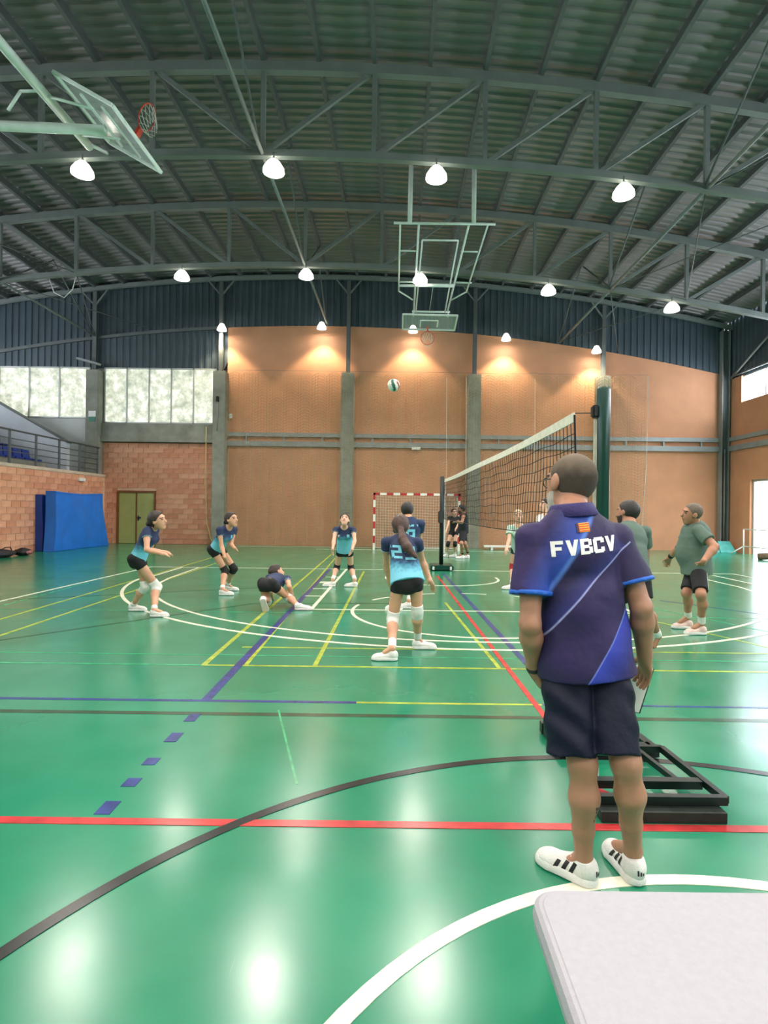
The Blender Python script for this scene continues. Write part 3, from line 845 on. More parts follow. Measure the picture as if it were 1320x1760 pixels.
# far post
fp = thing('volleyball_post', 'dark far volleyball post on a weighted base near the goal', 'post', (1.07, 14.05, 0))
MB().lathe([(0.0, 0.1), (0.05, 0.1), (0.05, 2.30), (0.0, 2.31)], n=16).build('pole', PBLK, fp, smooth=True)
MB().box(0.055, 0.085, -0.03, 0.02, 0.4, 2.2).build('slide_rail', WHITE_P, fp)
MB().box(-0.09, 0.05, -0.09, 0.0, 1.15, 1.45).build('winch_box', GREY_DK, fp, bevel=0.015)
MB().box(-0.28, 0.28, -0.35, 0.35, 0.015, 0.13).build('base_weight', PG, fp, bevel=0.015)
for s in (-1, 1):
    MB().box(0.21 * s - 0.025, 0.21 * s + 0.025, -0.375, -0.35, 0.02, 0.11).build('base_wheel', WHITE_P, fp, bevel=0.008)
vn = thing('volleyball_net', 'black volleyball net with white top band running away from the man in navy', 'net', (0, 0, 0))
PA, PB = Vector((1.36, 4.42, 2.235)), Vector((1.12, 13.88, 2.235))
def npt(t, d):
    """t along the net 0..1, d metres below the top edge"""
    p = PA.lerp(PB, t)
    p.z -= 0.035 * math.sin(PI * t) + d
    p.x += 0.02 * math.sin(t * 9 + d * 3)
    return p
T = np.linspace(0, 1, 40)
def ribbon(d0, d1, th, name, m):
    b = MB(); v = []; f = []
    for t in T:
        for dd, s in ((d0, -1), (d1, -1), (d1, 1), (d0, 1)):
            p = npt(t, dd); v.append((p.x + s * th, p.y, p.z))
    for i in range(len(T) - 1):
        for k in range(4):
            f.append((4 * i + k, 4 * i + (k + 1) % 4, 4 * i + 4 + (k + 1) % 4, 4 * i + 4 + k))
    f += [(0, 3, 2, 1), (4 * len(T) - 4, 4 * len(T) - 3, 4 * len(T) - 2, 4 * len(T) - 1)]
    return b.add(v, f).build(name, m, vn)
ribbon(0.0, 0.075, 0.006, 'top_band', BAND)
nb = MB()
for i in range(96):
    t = i / 95
    nb.sweep([npt(t, 0.07), npt(t, 0.35), npt(t, 0.65), npt(t, 0.96)], 0.0052, n=4)
for k in range(1, 9):
    nb.sweep([npt(t, 0.07 + 0.1 * k) + Vector((0, 0, 0.008 * math.sin(t * 60 + k))) for t in np.linspace(0, 1, 96)], 0.0052, n=4)
o = nb.build('net_mesh', NB, vn); o['kind'] = 'stuff'
MB().sweep([npt(t, 0.97) for t in T], 0.014, n=6).build('bottom_cord', NB, vn)
MB().sweep([npt(0, 0.02), npt(0, 0.5), npt(0, 0.97)], 0.016, n=6).build('side_cord', NB, vn)
MB().sweep([npt(1, 0.02), npt(1, 0.5), npt(1, 0.97)], 0.016, n=6).build('side_cord', NB, vn)
# base frame of the near post, on the floor
BF = mat('black_frame_paint', (18, 28, 26), 0.35, 0.2, 0.25, 9)
bf = thing('post_base_frame', 'black steel base frame lying on the floor beside the man in navy', 'base frame', (0, 0, 0))
def bar(p, q, w, h, name='frame_bar', m=BF): return MB().sweep([p, q], w, h).build(name, m, bf)
bar((0.97, 2.70, 0.027), (1.56, 2.70, 0.027), 0.08, 0.05, 'ballast_bar', mat('scuffed_black_steel', (34, 42, 38), 0.5, 0.3, 0.4, 14))
bar((0.97, 2.74, 0.075), (1.60, 2.74, 0.075), 0.035, 0.04); bar((1.60, 2.74, 0.075), (1.56, 3.33, 0.075), 0.03, 0.035)
bar((0.97, 2.74, 0.075), (1.02, 3.33, 0.075), 0.03, 0.035); bar((1.02, 3.33, 0.075), (1.56, 3.33, 0.075), 0.03, 0.035)
bar((1.0, 2.92, 0.068), (1.57, 2.92, 0.068), 0.05, 0.04); bar((1.46, 2.92, 0.07), (1.41, 3.32, 0.07), 0.025, 0.03)
bar((1.0, 3.36, 0.04), (0.98, 3.72, 0.04), 0.05, 0.06); bar((1.54, 3.36, 0.04), (1.50, 3.72, 0.04), 0.05, 0.06)
bar((0.95, 3.72, 0.045), (1.55, 3.72, 0.045), 0.06, 0.07); bar((1.0, 3.42, 0.045), (1.53, 3.42, 0.045), 0.04, 0.05)
for x in (1.03, 1.44):
    o = MB().lathe([(0.0, -0.025), (0.05, -0.025), (0.06, -0.015), (0.06, 0.015), (0.05, 0.025), (0.0, 0.025)], n=20).build('wheel', WHITE_P, bf, (x, 3.80, 0.07), (0, PI / 2, 0), smooth=True)
MB().box(1.03, 1.12, 3.12, 3.18, 0.005, 0.05).build('weight_block', WHITE_P, bf)
rd = MB().add([(1.0, 2.78, 0.003), (1.18, 2.84, 0.003), (1.06, 2.98, 0.003), (1.0, 2.78, 0.015), (1.17, 2.84, 0.012), (1.06, 2.97, 0.02)], [(0, 1, 2), (5, 4, 3), (0, 3, 4, 1), (1, 4, 5, 2), (2, 5, 3, 0)]).build('red_cloth', mat('red_cloth', (200, 44, 48), 0.7, 0, 0.15, 20))
tag(rd, 'small red cloth lying under the black base frame', 'cloth')

# ================================================================ ball
def ball_mesh():
    bm = bmesh.new(); bmesh.ops.create_uvsphere(bm, u_segments=36, v_segments=24, radius=0.105)
    for f_ in bm.faces:
        c = f_.calc_center_median().normalized(); f_.smooth = True
        a = math.atan2(c.y, c.x) + 1.1 * c.z
        k = int((a + PI) / (2 * PI) * 9) % 9
        f_.material_index = {1: 1, 5: 1, 3: 2, 7: 2}.get(k, 0) if abs(c.z) < 0.8 else 0
    me = bpy.data.meshes.new('ball'); bm.to_mesh(me); bm.free()
    return me
me = ball_mesh()
for nm, c in (('ball_white_panel', (232, 228, 214)), ('ball_green_panel', (44, 104, 96)), ('ball_red_panel', (150, 62, 52))):
    me.materials.append(mat(nm, c, 0.5, 0, 0.06, 10, 0.1, 200))
tag(link('volleyball', me, None, None, (-0.11, 9.6, 3.57), (0.4, 0.3, 0.6)), 'white, green and red volleyball in the air above the court', 'ball')

# ================================================================ white folding table, near right
TW = mat('white_granular_table_plastic', (166, 164, 172), 0.7, 0, 0.03, 90, 0.12, 420, spec=0.25)
TG = mat('grey_table_lip', (176, 176, 182), 0.5, 0, 0.05, 20)
tb = thing('folding_table', 'white plastic folding table in the lower right corner', 'table', (0, 0, 0))
def rrect(x0, x1, y0, y1, r, n=8):
    p = []
    for cx, cy, a in ((x1 - r, y1 - r, 0), (x0 + r, y1 - r, 90), (x0 + r, y0 + r, 180), (x1 - r, y0 + r, 270)):
        p += [(cx + r * math.cos(math.radians(a + 90 * i / n)), cy + r * math.sin(math.radians(a + 90 * i / n))) for i in range(n + 1)]
    return p
def slab(layers):
    """stack of (outline inset, z)"""
    v = []; n = None
    for ins, z in layers:
        o_ = rrect(0.255 + ins, 2.05 - ins, 0.37 + ins, 1.085 - ins, 0.05 - ins * 0.5)
        n = len(o_); v += [(x, y, z) for x, y in o_]
    f = [tuple(range(n - 1, -1, -1))]
    for i in range(len(layers) - 1):
        f += [(i * n + k, i * n + (k + 1) % n, (i + 1) * n + (k + 1) % n, (i + 1) * n + k) for k in range(n)]
    f.append(tuple((len(layers) - 1) * n + k for k in range(n)))
    return MB().add(v, f)
slab([(0.012, 0.69), (0.003, 0.695), (0.0, 0.715), (0.003, 0.732), (0.010, 0.738), (0.016, 0.7385), (0.018, 0.740)]).build('tabletop', TW, tb, smooth=False)
slab([(0.03, 0.66), (0.02, 0.665), (0.018, 0.69)]).build('underside_lip', TG, tb)
MB().add([(0.275, 0.71, 0.7405), (0.335, 0.71, 0.7405), (0.335, 0.78, 0.7405), (0.275, 0.78, 0.7405), (0.275, 0.71, 0.739), (0.335, 0.71, 0.739), (0.335, 0.78, 0.739), (0.275, 0.78, 0.739)], [(0, 1, 2, 3), (7, 6, 5, 4), (0, 4, 5, 1), (1, 5, 6, 2), (2, 6, 7, 3), (3, 7, 4, 0)]).build('moulded_pad', TW, tb)
for x in (0.5, 1.8):
    for y in (0.46, 0.99):
        MB().sweep([(x, y, 0.0), (x, y, 0.67)], 0.028, n=10).build('leg', GALV, tb, smooth=True)
    MB().sweep([(x, 0.46, 0.2), (x, 0.99, 0.2)], 0.022, n=8).build('leg_stretcher', GALV, tb, smooth=True)

# ================================================================ gym mats, bags, odds and ends
MATB = mat('blue_vinyl_mat', (26, 110, 208), 0.42, 0, 0.12, 2.5, 0.25, 5)
MATD = mat('deep_blue_vinyl_mat', (22, 66, 156), 0.42, 0, 0.12, 2.5, 0.2, 5)
def crash_mat(name, x_bot, x_top, th, y0, y1, h, m, label, sag=0.0):
    b = MB(); nu, nv = 14, 10
    v = []; f = []
    def P(side, u_, w_):
        y = y0 + (y1 - y0) * u_; z = h * w_
        x = x_bot + (x_top - x_bot) * w_
        bulge = 0.05 * math.sin(PI * u_) * math.sin(PI * w_) + 0.02 * math.sin(u_ * 13 + w_ * 5) * math.sin(PI * w_)
        y += sag * (u_ - 0.3) * (1 - w_) ** 2
        return (x + (th + bulge if side else 0), y, max(0.004, z - 0.05 * math.sin(PI * u_) * w_ * (1 if h > 1 else 0)))
    for s in (0, 1):
        v += [P(s, i / nu, j / nv) for i in range(nu + 1) for j in range(nv + 1)]
    K = (nu + 1) * (nv + 1); Q = nv + 1
    for s in (0, 1):
        for i in range(nu):
            for j in range(nv):
                q = (s * K + i * Q + j, s * K + (i + 1) * Q + j, s * K + (i + 1) * Q + j + 1, s * K + i * Q + j + 1)
                f.append(q if s else q[::-1])
    for i in range(nu):
        f.append((i * Q, (i + 1) * Q, K + (i + 1) * Q, K + i * Q)); f.append((i * Q + nv, K + i * Q + nv, K + (i + 1) * Q + nv, (i + 1) * Q + nv))
    for j in range(nv):
        f.append((j, K + j, K + j + 1, j + 1)); f.append((nu * Q + j, nu * Q + j + 1, K + nu * Q + j + 1, K + nu * Q + j))
    t = thing(name, label, 'gym mat', (0, 0, 0), group='blue gym mats by the block wall')
    b.add(v, f).build('cover', m, t, smooth=False, bevel=0.0)
    for w_ in (0.02, 0.98):
        MB().sweep([Vector(P(1, i / nu, w_)) + Vector((0.004, 0, 0)) for i in range(nu + 1)], 0.02, n=5).build('edge_piping', m, t)
    return t
crash_mat('crash_mat', -11.60, -11.62, 0.22, 18.15, 20.9, 1.82, MATD, 'dark blue gym mat against the block wall, behind the other mat')
crash_mat('crash_mat', -11.22, -11.27, 0.34, 18.1, 20.95, 1.93, MATB, 'bright blue gym mat leaning in front of another mat', sag=0.55)
TQ = mat('turquoise_mat_vinyl', (76, 172, 166), 0.45, 0, 0.18, 5)
for i, (x0, x1) in enumerate(((11.75, 12.22), (12.26, 12.85))):
    v = [(x0, 21.55, 0), (x1, 21.5, 0), (x1, 21.62, 0), (x0, 21.67, 0), (x0 + 0.02, 21.8, 0.42), (x1 - 0.1 * i, 21.8, 0.42), (x1 - 0.1 * i, 21.9, 0.42), (x0 + 0.02, 21.9, 0.42)]
    o = MB().add(v, [(0, 1, 2, 3), (7, 6, 5, 4), (0, 4, 5, 1), (1, 5, 6, 2), (2, 6, 7, 3), (3, 7, 4, 0)]).build('folded_mat', TQ, None, bevel=0.012)
    tag(o, ('turquoise folded mat standing left in the right corner', 'turquoise folded mat standing right in the right corner')[i], 'gym mat', 'turquoise mats')
t = thing('crowd_barrier', 'white tubular barrier before the bright doorway', 'barrier', (12.6, 0, 0))
for y in (20.7, 19.2, 17.7, 16.2):
    MB().sweep([(0, y, 0), (0, y, 0.92)], 0.045, n=8).build('barrier_post', WHITE_P, t, smooth=True)
for z in (0.92, 0.3):
    MB().sweep([(0, 20.7, z), (0, 16.2, z)], 0.04, n=8).build('barrier_rail', WHITE_P, t, smooth=True)
MB().sweep([(0, 20.7, 0.3), (-0.35, 20.9, 0.01)], 0.04, n=8).build('barrier_foot', WHITE_P, t, smooth=True)
rl = MB().sweep([(11.62, 18.3, 0.10), (11.9, 18.2, 0.13), (12.6, 17.9, 0.12), (13.0, 17.7, 0.11)], 0.22, n=12).build('rolled_carpet', mat('brown_carpet', (112, 92, 72), 0.9, 0, 0.2, 20, 0.3, 60), smooth=True)
tag(rl, 'brown rolled carpet on the floor by the doorway', 'carpet')
BAG = mat('black_nylon_bag', (20, 20, 26), 0.6, 0, 0.3, 8, 0.5, 14)
def blob(name, c, r, m, parent=None, seed=0, amp=0.18):
    bm = bmesh.new(); bmesh.ops.create_icosphere(bm, subdivisions=3, radius=1)
    for v_ in bm.verts:
        p = v_.co
        k = 1 + amp * (math.sin(3 * p.x + seed) * math.cos(4 * p.y + seed * 2) + 0.5 * math.sin(7 * p.z + 3 * p.x))
        v_.co = Vector((c[0] + p.x * r[0] * k, c[1] + p.y * r[1] * k, max(0.004, c[2] + p.z * r[2] * k)))
    for f_ in bm.faces: f_.smooth = True
    me = bpy.data.meshes.new(name); bm.to_mesh(me); bm.free(); me.materials.append(m)
    return link(name, me, None, parent)
t = thing('sports_bag', 'black sports bag lying at the foot of the block wall', 'bag', (-11.0, 15.75, 0))
blob('bag_body', (0, 0, 0.11), (0.22, 0.42, 0.13), BAG, t, 1)
MB().sweep([(0.1, -0.25, 0.2), (0.16, -0.1, 0.29), (0.16, 0.1, 0.29), (0.1, 0.25, 0.2)], 0.03, n=6).build('handle', BAG, t, smooth=True)
t = thing('rucksack', 'dark rucksack with pinkish trim beside the black sports bag', 'bag', (-10.95, 16.55, 0))
blob('bag_body', (0, 0, 0.10), (0.2, 0.28, 0.11), BAG, t, 5)
blob('front_pocket', (0.17, 0.05, 0.09), (0.06, 0.13, 0.06), mat('dusty_pink_fabric', (150, 96, 96), 0.8, 0, 0.2, 20), t, 2)
# emergency light, flood light, wall boxes, cable conduit
o = MB().box(-0.02, 0.06, -0.2, 0.2, -0.06, 0.06).build('emergency_light', WHITE_P, None, (XS + 0.03, 20.75, 2.43), bevel=0.012)
tag(o, 'white emergency light on the block wall near the corner', 'lamp')
t = thing('flood_light', 'flat grey flood light on top of the column beside the stand', 'flood light', (-12.05, 22.0, 7.0))
MB().add([(-0.5, -0.1, 0.16), (0.35, -0.1, -0.06), (0.35, 0.12, -0.06), (-0.5, 0.12, 0.16), (-0.45, -0.1, 0.22), (0.4, -0.1, 0.0), (0.4, 0.12, 0.0), (-0.45, 0.12, 0.22)], [(0, 3, 2, 1), (4, 5, 6, 7), (0, 1, 5, 4), (1, 2, 6, 5), (2, 3, 7, 6), (3, 0, 4, 7)]).build('lamp_body', GALV, t)
MB().sweep([(0.1, 0.0, 0.0), (0.1, 0.1, -0.2)], 0.05, n=6).build('bracket', STEEL_D, t)
t = thing('safety_sign', 'white and green safety sign on the column beside the stand', 'sign', (-11.98, Y0 - 0.41, 4.9))
MB().box(-0.14, 0.14, -0.01, 0.01, 0.05, 0.28).build('upper_plate', WHITE_P, t)
MB().box(-0.12, 0.12, -0.01, 0.01, -0.14, 0.03).build('lower_plate', mat('safety_green', (40, 120, 100), 0.5, 0, 0.1, 9), t)
o = MB().box(-0.05, 0.05, -0.05, 0.05, -0.1, 0.1).build('switch_box', WHITE_P, None, (-7.36, Y0 - 0.06, 1.35), bevel=0.008)
tag(o, 'small white switch box on the block wall beside the second column', 'switch')
o = MB().box(-0.06, 0.06, -0.05, 0.05, -0.09, 0.09).build('junction_box', WHITE_P, None, (-6.70, Y0 - 0.03, 5.1), bevel=0.008)
tag(o, 'small white junction box on the orange wall beside the second column', 'junction box')
t = thing('cable_conduit', 'pale cable conduit running down the second column', 'conduit', (-7.1, Y0 - 0.42, 0))
MB().sweep([(0, 0, 4.45), (0, 0, 5.6)], 0.03, n=6).build('conduit_tube', GALV, t, smooth=True)
MB().box(-0.05, 0.05, -0.03, 0.03, 5.6, 5.8).build('conduit_box', BLACK, t)
o = MB().sweep([(-10.55, 17.0, 8.25), (-10.4, 17.0, 7.85), (-10.1, 17.0, 7.7), (-9.85, 17.0, 7.95), (-9.75, 17.0, 8.35)], 0.025, n=6).build('loose_cable', WHITE_P, smooth=True)
tag(o, 'loose pale cable looping below the second visible truss at left', 'cable')

# ================================================================ people: bodies and clothes grown as smooth solids
def V3(p): return np.array(p, dtype=np.float64)
def unit(v):
    v = V3(v); return v / (np.linalg.norm(v) + 1e-9)

class Solid:
    """union of soft primitives on a grid, meshed as one continuous surface"""
    def __init__(s, h): s.h = h; s.pr = []; s.cuts = []
    def cone(s, a, b, ra, rb, k=0.02, n=None, sq=1.0, planes=()):
        a, b = V3(a), V3(b); r = max(ra, rb)
        lo = np.minimum(a, b) - r; hi = np.maximum(a, b) + r
        s.pr.append(('c', a, b, ra, rb, k, None if n is None else unit(n), sq, planes, lo, hi)); return s
    def ell(s, c, ax, r, k=0.02, planes=(), sub=False):
        c = V3(c); A = np.array([unit(x) for x in ax]); r = V3(r)
        e = np.sqrt(((A * r[:, None]) ** 2).sum(0))
        s.pr.append(('s' if sub else 'e', c, A, r, None, k, None, 1.0, planes, c - e, c + e)); return s
    def cut(s, p, n): s.cuts.append((V3(p), unit(n))); return s
    def mesh(s, origin, name, smooth=1, wob=None):
        h = s.h
        lo = np.min([p[9] for p in s.pr], 0) - 3 * h; hi = np.max([p[10] for p in s.pr], 0) + 3 * h
        n = np.ceil((hi - lo) / h).astype(int) + 1
        ax = [(lo[i] + h * np.arange(n[i])).astype(np.float32) for i in range(3)]
        f = np.full(n, 1.0, np.float32)
        for t, a, b, ra, rb, k, nn, sq, planes, l, u in s.pr:
            m = k + 2.5 * h
            i0 = np.maximum(np.floor((l - m - lo) / h).astype(int), 0); i1 = np.minimum(np.ceil((u + m - lo) / h).astype(int) + 1, n)
            sl = tuple(slice(i0[i], i1[i]) for i in range(3))
            X = ax[0][sl[0]][:, None, None]; Y = ax[1][sl[1]][None, :, None]; Z = ax[2][sl[2]][None, None, :]
            if t == 'c':
                qx, qy, qz = X - a[0], Y - a[1], Z - a[2]
                d = b - a
                if nn is not None and sq != 1.0:
                    dn = (qx * nn[0] + qy * nn[1] + qz * nn[2]) * (sq - 1)
                    qx, qy, qz = qx + dn * nn[0], qy + dn * nn[1], qz + dn * nn[2]
                    d = d + nn * (d @ nn) * (sq - 1)
                dd = max(d @ d, 1e-9)
                tt = np.clip((qx * d[0] + qy * d[1] + qz * d[2]) / dd, 0, 1)
                v = np.sqrt((qx - tt * d[0]) ** 2 + (qy - tt * d[1]) ** 2 + (qz - tt * d[2]) ** 2) - (ra + (rb - ra) * tt)
            else:
                A, r = b, ra
                q = [((X - a[0]) * A[i, 0] + (Y - a[1]) * A[i, 1] + (Z - a[2]) * A[i, 2]) / r[i] for i in range(3)]
                k0 = np.sqrt(q[0] ** 2 + q[1] ** 2 + q[2] ** 2)
                k1 = np.sqrt((q[0] / r[0]) ** 2 + (q[1] / r[1]) ** 2 + (q[2] / r[2]) ** 2) + 1e-6
                v = k0 * (k0 - 1) / k1
            for (pp, pn) in planes:
                v = np.maximum(v, (X - pp[0]) * pn[0] + (Y - pp[1]) * pn[1] + (Z - pp[2]) * pn[2])
            g = f[sl]
            if t == 's':
                f[sl] = np.maximum(g, -v)
            elif k > 0:
                hh = np.maximum(k - np.abs(g - v), 0) / k
                f[sl] = np.minimum(g, v) - hh * hh * k * 0.25
            else:
                f[sl] = np.minimum(g, v)
        X = ax[0][:, None, None]; Y = ax[1][None, :, None]; Z = ax[2][None, None, :]
        if wob is not None:
            f += wob(X, Y, Z).astype(np.float32)
        for pp, pn in s.cuts:
            f = np.maximum(f, ((X - pp[0]) * pn[0] + (Y - pp[1]) * pn[1] + (Z - pp[2]) * pn[2]).astype(np.float32))
        return nets(f, lo, h, V3(origin), name, smooth)

def nets(f, lo, h, origin, name, smooth):
    sgn = f < 0
    N = np.array(f.shape) - 1
    cnt = np.zeros(N, np.int8)
    offs = [(i, j, k) for i in (0, 1) for j in (0, 1) for k in (0, 1)]
    for i, j, k in offs:
        cnt += sgn[i:i + N[0], j:j + N[1], k:k + N[2]]
    act = np.nonzero((cnt > 0) & (cnt < 8))
    idx = np.full(N, -1, np.int32); idx[act] = np.arange(len(act[0]), dtype=np.int32)
    I = np.stack(act, 1)
    val = {o: f[I[:, 0] + o[0], I[:, 1] + o[1], I[:, 2] + o[2]] for o in offs}
    acc = np.zeros((len(I), 3)); num = np.zeros(len(I))
    for o in offs:
        for a in range(3):
            if o[a] == 0:
                p = list(o); p[a] = 1; p = tuple(p)
                va, vb = val[o], val[p]
                m = (va < 0) != (vb < 0)
                t = np.where(m, va / np.where(m, va - vb, 1), 0)
                for c in range(3):
                    acc[:, c] += m * (o[c] + (t if c == a else 0))
                num += m
    V = lo + h * (I + acc / num[:, None])
    quads = []
    for a in range(3):
        b, c = (a + 1) % 3, (a + 2) % 3
        s0 = [slice(None)] * 3; s1 = [slice(None)] * 3
        s0[a] = slice(0, -1); s1[a] = slice(1, None)
        A, B = sgn[tuple(s0)], sgn[tuple(s1)]
        e = np.stack(np.nonzero(A != B), 1)
        e = e[(e[:, b] > 0) & (e[:, c] > 0) & (e[:, b] < N[b]) & (e[:, c] < N[c])]
        fl = A[e[:, 0], e[:, 1], e[:, 2]]
        def at_(db, dc):
            q = e.copy(); q[:, b] += db; q[:, c] += dc
            return idx[q[:, 0], q[:, 1], q[:, 2]]
        q = np.stack([at_(-1, -1), at_(0, -1), at_(0, 0), at_(-1, 0)], 1)
        q[~fl] = q[~fl][:, ::-1]
        quads.append(q)
    Q = np.concatenate(quads)
    for _ in range(smooth):
        E = np.concatenate([Q[:, [0, 1]], Q[:, [1, 2]], Q[:, [2, 3]], Q[:, [3, 0]]])
        sm = np.zeros_like(V); nn = np.zeros(len(V))
        for c in range(3):
            sm[:, c] = np.bincount(E[:, 0], V[E[:, 1], c], len(V)) + np.bincount(E[:, 1], V[E[:, 0], c], len(V))
        nn = np.bincount(E[:, 0], minlength=len(V)) + np.bincount(E[:, 1], minlength=len(V))
        V = 0.5 * V + 0.5 * sm / np.maximum(nn, 1)[:, None]
    V = V - origin
    me = bpy.data.meshes.new(name)
    me.vertices.add(len(V)); me.vertices.foreach_set('co', V.astype(np.float32).ravel())
    me.loops.add(4 * len(Q)); me.loops.foreach_set('vertex_index', Q.astype(np.int32).ravel())
    me.polygons.add(len(Q)); me.polygons.foreach_set('loop_start', np.arange(0, 4 * len(Q), 4, dtype=np.int32))
    me.polygons.foreach_set('use_smooth', np.ones(len(Q), bool))
    me.update(calc_edges=True)
    return me

def skin(name, rgb): return mat('skin_' + name, rgb, 0.5, 0, 0.07, 9, 0.05, 120)
def cloth(name, rgb, var=0.12, bump=0.35, bs=16): return mat('fabric_' + name, rgb, 0.8, 0, var, 10, bump, bs)
def shade(name, stops, axis=2, rough=0.75, noise=0.06):
    """fabric dyed in a gradient along one object axis: stops = [(metres, rgb)]"""
    m = bpy.data.materials.new('dyed_' + name); m.use_nodes = True
    nt, N, L = nodes_of(m); b = N['Principled BSDF']
    tc = N.new('ShaderNodeTexCoord'); sp = N.new('ShaderNodeSeparateXYZ'); L.new(tc.outputs['Object'], sp.inputs[0])
    nz = N.new('ShaderNodeTexNoise'); nz.inputs['Scale'].default_value = 26; nz.inputs['Detail'].default_value = 4; L.new(tc.outputs['Object'], nz.inputs['Vector'])
    ma = N.new('ShaderNodeMath'); ma.operation = 'MULTIPLY_ADD'; ma.inputs[1].default_value = noise * 2; L.new(nz.outputs['Fac'], ma.inputs[0]); L.new(sp.outputs[axis], ma.inputs[2])
    lo, hi = stops[0][0], stops[-1][0]
    mr = N.new('ShaderNodeMapRange'); mr.inputs[1].default_value = lo + noise; mr.inputs[2].default_value = hi + noise; L.new(ma.outputs[0], mr.inputs[0])
    r = N.new('ShaderNodeValToRGB'); L.new(mr.outputs[0], r.inputs['Fac'])
    e = r.color_ramp.elements
    for i, (z, c) in enumerate(stops):
        p = (z - lo) / (hi - lo)
        if i == 0: x = e[0]
        elif i == len(stops) - 1: x = e[1] if len(e) == 2 else e[-1]
        else: x = e.new(p)
        x.position = p; x.color = lin(c) + (1,)
    L.new(r.outputs['Color'], b.inputs['Base Color']); b.inputs['Roughness'].default_value = rough
    return m

def frame_of(J):
    U = unit(V3(J['neck']) - V3(J['pel'])); S = unit(V3(J['shR']) - V3(J['shL'])); S = unit(S - U * (S @ U))
    return U, S, np.cross(U, S)
def head_frame(J):
    fd = unit(J['face']); n = unit(V3(J['head']) - V3(J['neck']))
    up = V3(J.get('hup', n * 0.5 + V3((0, 0, 1)) * 0.7)); up = unit(up - fd * (up @ fd))
    return fd, up, np.cross(fd, up)

def torso(so, J, c, e=0.0, low=None, arms=True):
    """trunk cones; e = how far cloth stands off"""
    w = J['H'] / 1.7; U, S, Fv = frame_of(J)
    P, N = V3(J['pel']), V3(J['neck']); T = N - P
    fem = c.get('fem', True); g = c.get('g', 1.0)
    rh, rw, rc = (0.140, 0.116, 0.130) if fem else (0.150, 0.145, 0.165)
    rh, rw, rc = rh * w * g + e, rw * w * g + e, rc * w * g + e
    sq = 1.38 if fem else 1.42
    if g > 1.12: sq = 1.2
    W, C = P + 0.40 * T, P + 0.74 * T
    so.cone(P, W, rh, rw, 0.03, Fv, sq); so.cone(W, C, rw, rc, 0.03, Fv, sq); so.cone(C, P + 0.96 * T, rc, 0.085 * w + e, 0.03, Fv, sq)
    so.cone(J['shL'], J['shR'], 0.036 * w + e * 0.7, 0.036 * w + e * 0.7, 0.02)
    for s in 'LR': so.cone(N + U * 0.015, V3(J['sh' + s]) + (N - V3(J['sh' + s])) * 0.15, 0.045 * w + e * 0.6, 0.036 * w + e * 0.6, 0.02)
    if fem:
        for s in (-1, 1): so.ell(C + Fv * 0.075 * w + S * s * 0.062 * w - U * 0.03, (S, Fv, U), (0.058 * w + e, 0.05 * w + e, 0.058 * w + e), 0.05)
    if c.get('belly'):
        so.ell(P + 0.36 * T + Fv * 0.07, (S, Fv, U), (0.17 * w + e, 0.15 * w + e, 0.2 * w), 0.08)
    return so
def pelvis(so, J, c, e=0.0):
    w = J['H'] / 1.7; U, S, Fv = frame_of(J); g = c.get('g', 1.0)
    r_ = 0.072 if c.get('fem', True) else 0.082
    so.cone(J['hipL'], J['hipR'], r_ * w * g + e, r_ * w * g + e, 0.02)
    for s in 'LR':
        so.ell(V3(J['hip' + s]) - Fv * 0.035 * w - U * 0.015, (S, Fv, U), (r_ * 0.95 * w * g + e, r_ * 0.96 * w + e, r_ * 1.05 * w + e), 0.02)
def thigh(so, J, c, s, e=0.0, t1=1.0, planes=(), flare=0.0, k=0.02):
    w = J['H'] / 1.7; g = c.get('lg', 1.0)
    a, b = V3(J['hip' + s]), V3(J['kn' + s])
    ra, rb = (0.078 if c.get('fem', True) else 0.084) * w * g, 0.052 * w * g
    so.cone(a, a + (b - a) * t1, ra + e, ra + (rb - ra) * t1 + e + flare, k, planes=planes)

def hand(so, J, s, w, Fv):
    W, T = V3(J['wr' + s]), V3(J['tip' + s]); D = unit(T - W)
    fs = Fv - D * (Fv @ D)
    if np.linalg.norm(fs) < 0.3: fs = V3((0, 0, 1)) - D * D[2]
    fs = unit(fs); n = np.cross(D, fs)
    if n @ (V3(J['pel']) - W) < 0: n = -n
    cu = J.get('curl' + s, 1.0)
    so.ell(W + D * 0.05 * w, (D, fs, n), (0.052 * w, 0.041 * w, 0.018 * w), 0.015)
    so.cone(W - D * 0.02, W + D * 0.03 * w, 0.027 * w, 0.024 * w, 0.015)
    for i, l in enumerate((0.060, 0.068, 0.063, 0.050)):
        b = W + D * 0.086 * w + fs * (0.032 - 0.0213 * i) * w
        m1 = b + (D * 0.62 * l + n * 0.014 * cu) * w
        m2 = m1 + (D * (0.42 - 0.25 * (cu - 1)) * l + n * 0.022 * cu) * w
        so.cone(b - D * 0.02, m1, 0.0092 * w, 0.0088 * w, 0.004); so.cone(m1, m2, 0.0088 * w, 0.0075 * w, 0.004)
    b = W + (D * 0.028 + fs * 0.03) * w
    m1 = b + (D * 0.034 + fs * 0.026 + n * 0.008) * w; m2 = m1 + (D * 0.034 + fs * 0.006 + n * 0.010) * w
    so.cone(b, m1, 0.0125 * w, 0.0105 * w, 0.008); so.cone(m1, m2, 0.0105 * w, 0.0085 * w, 0.006)

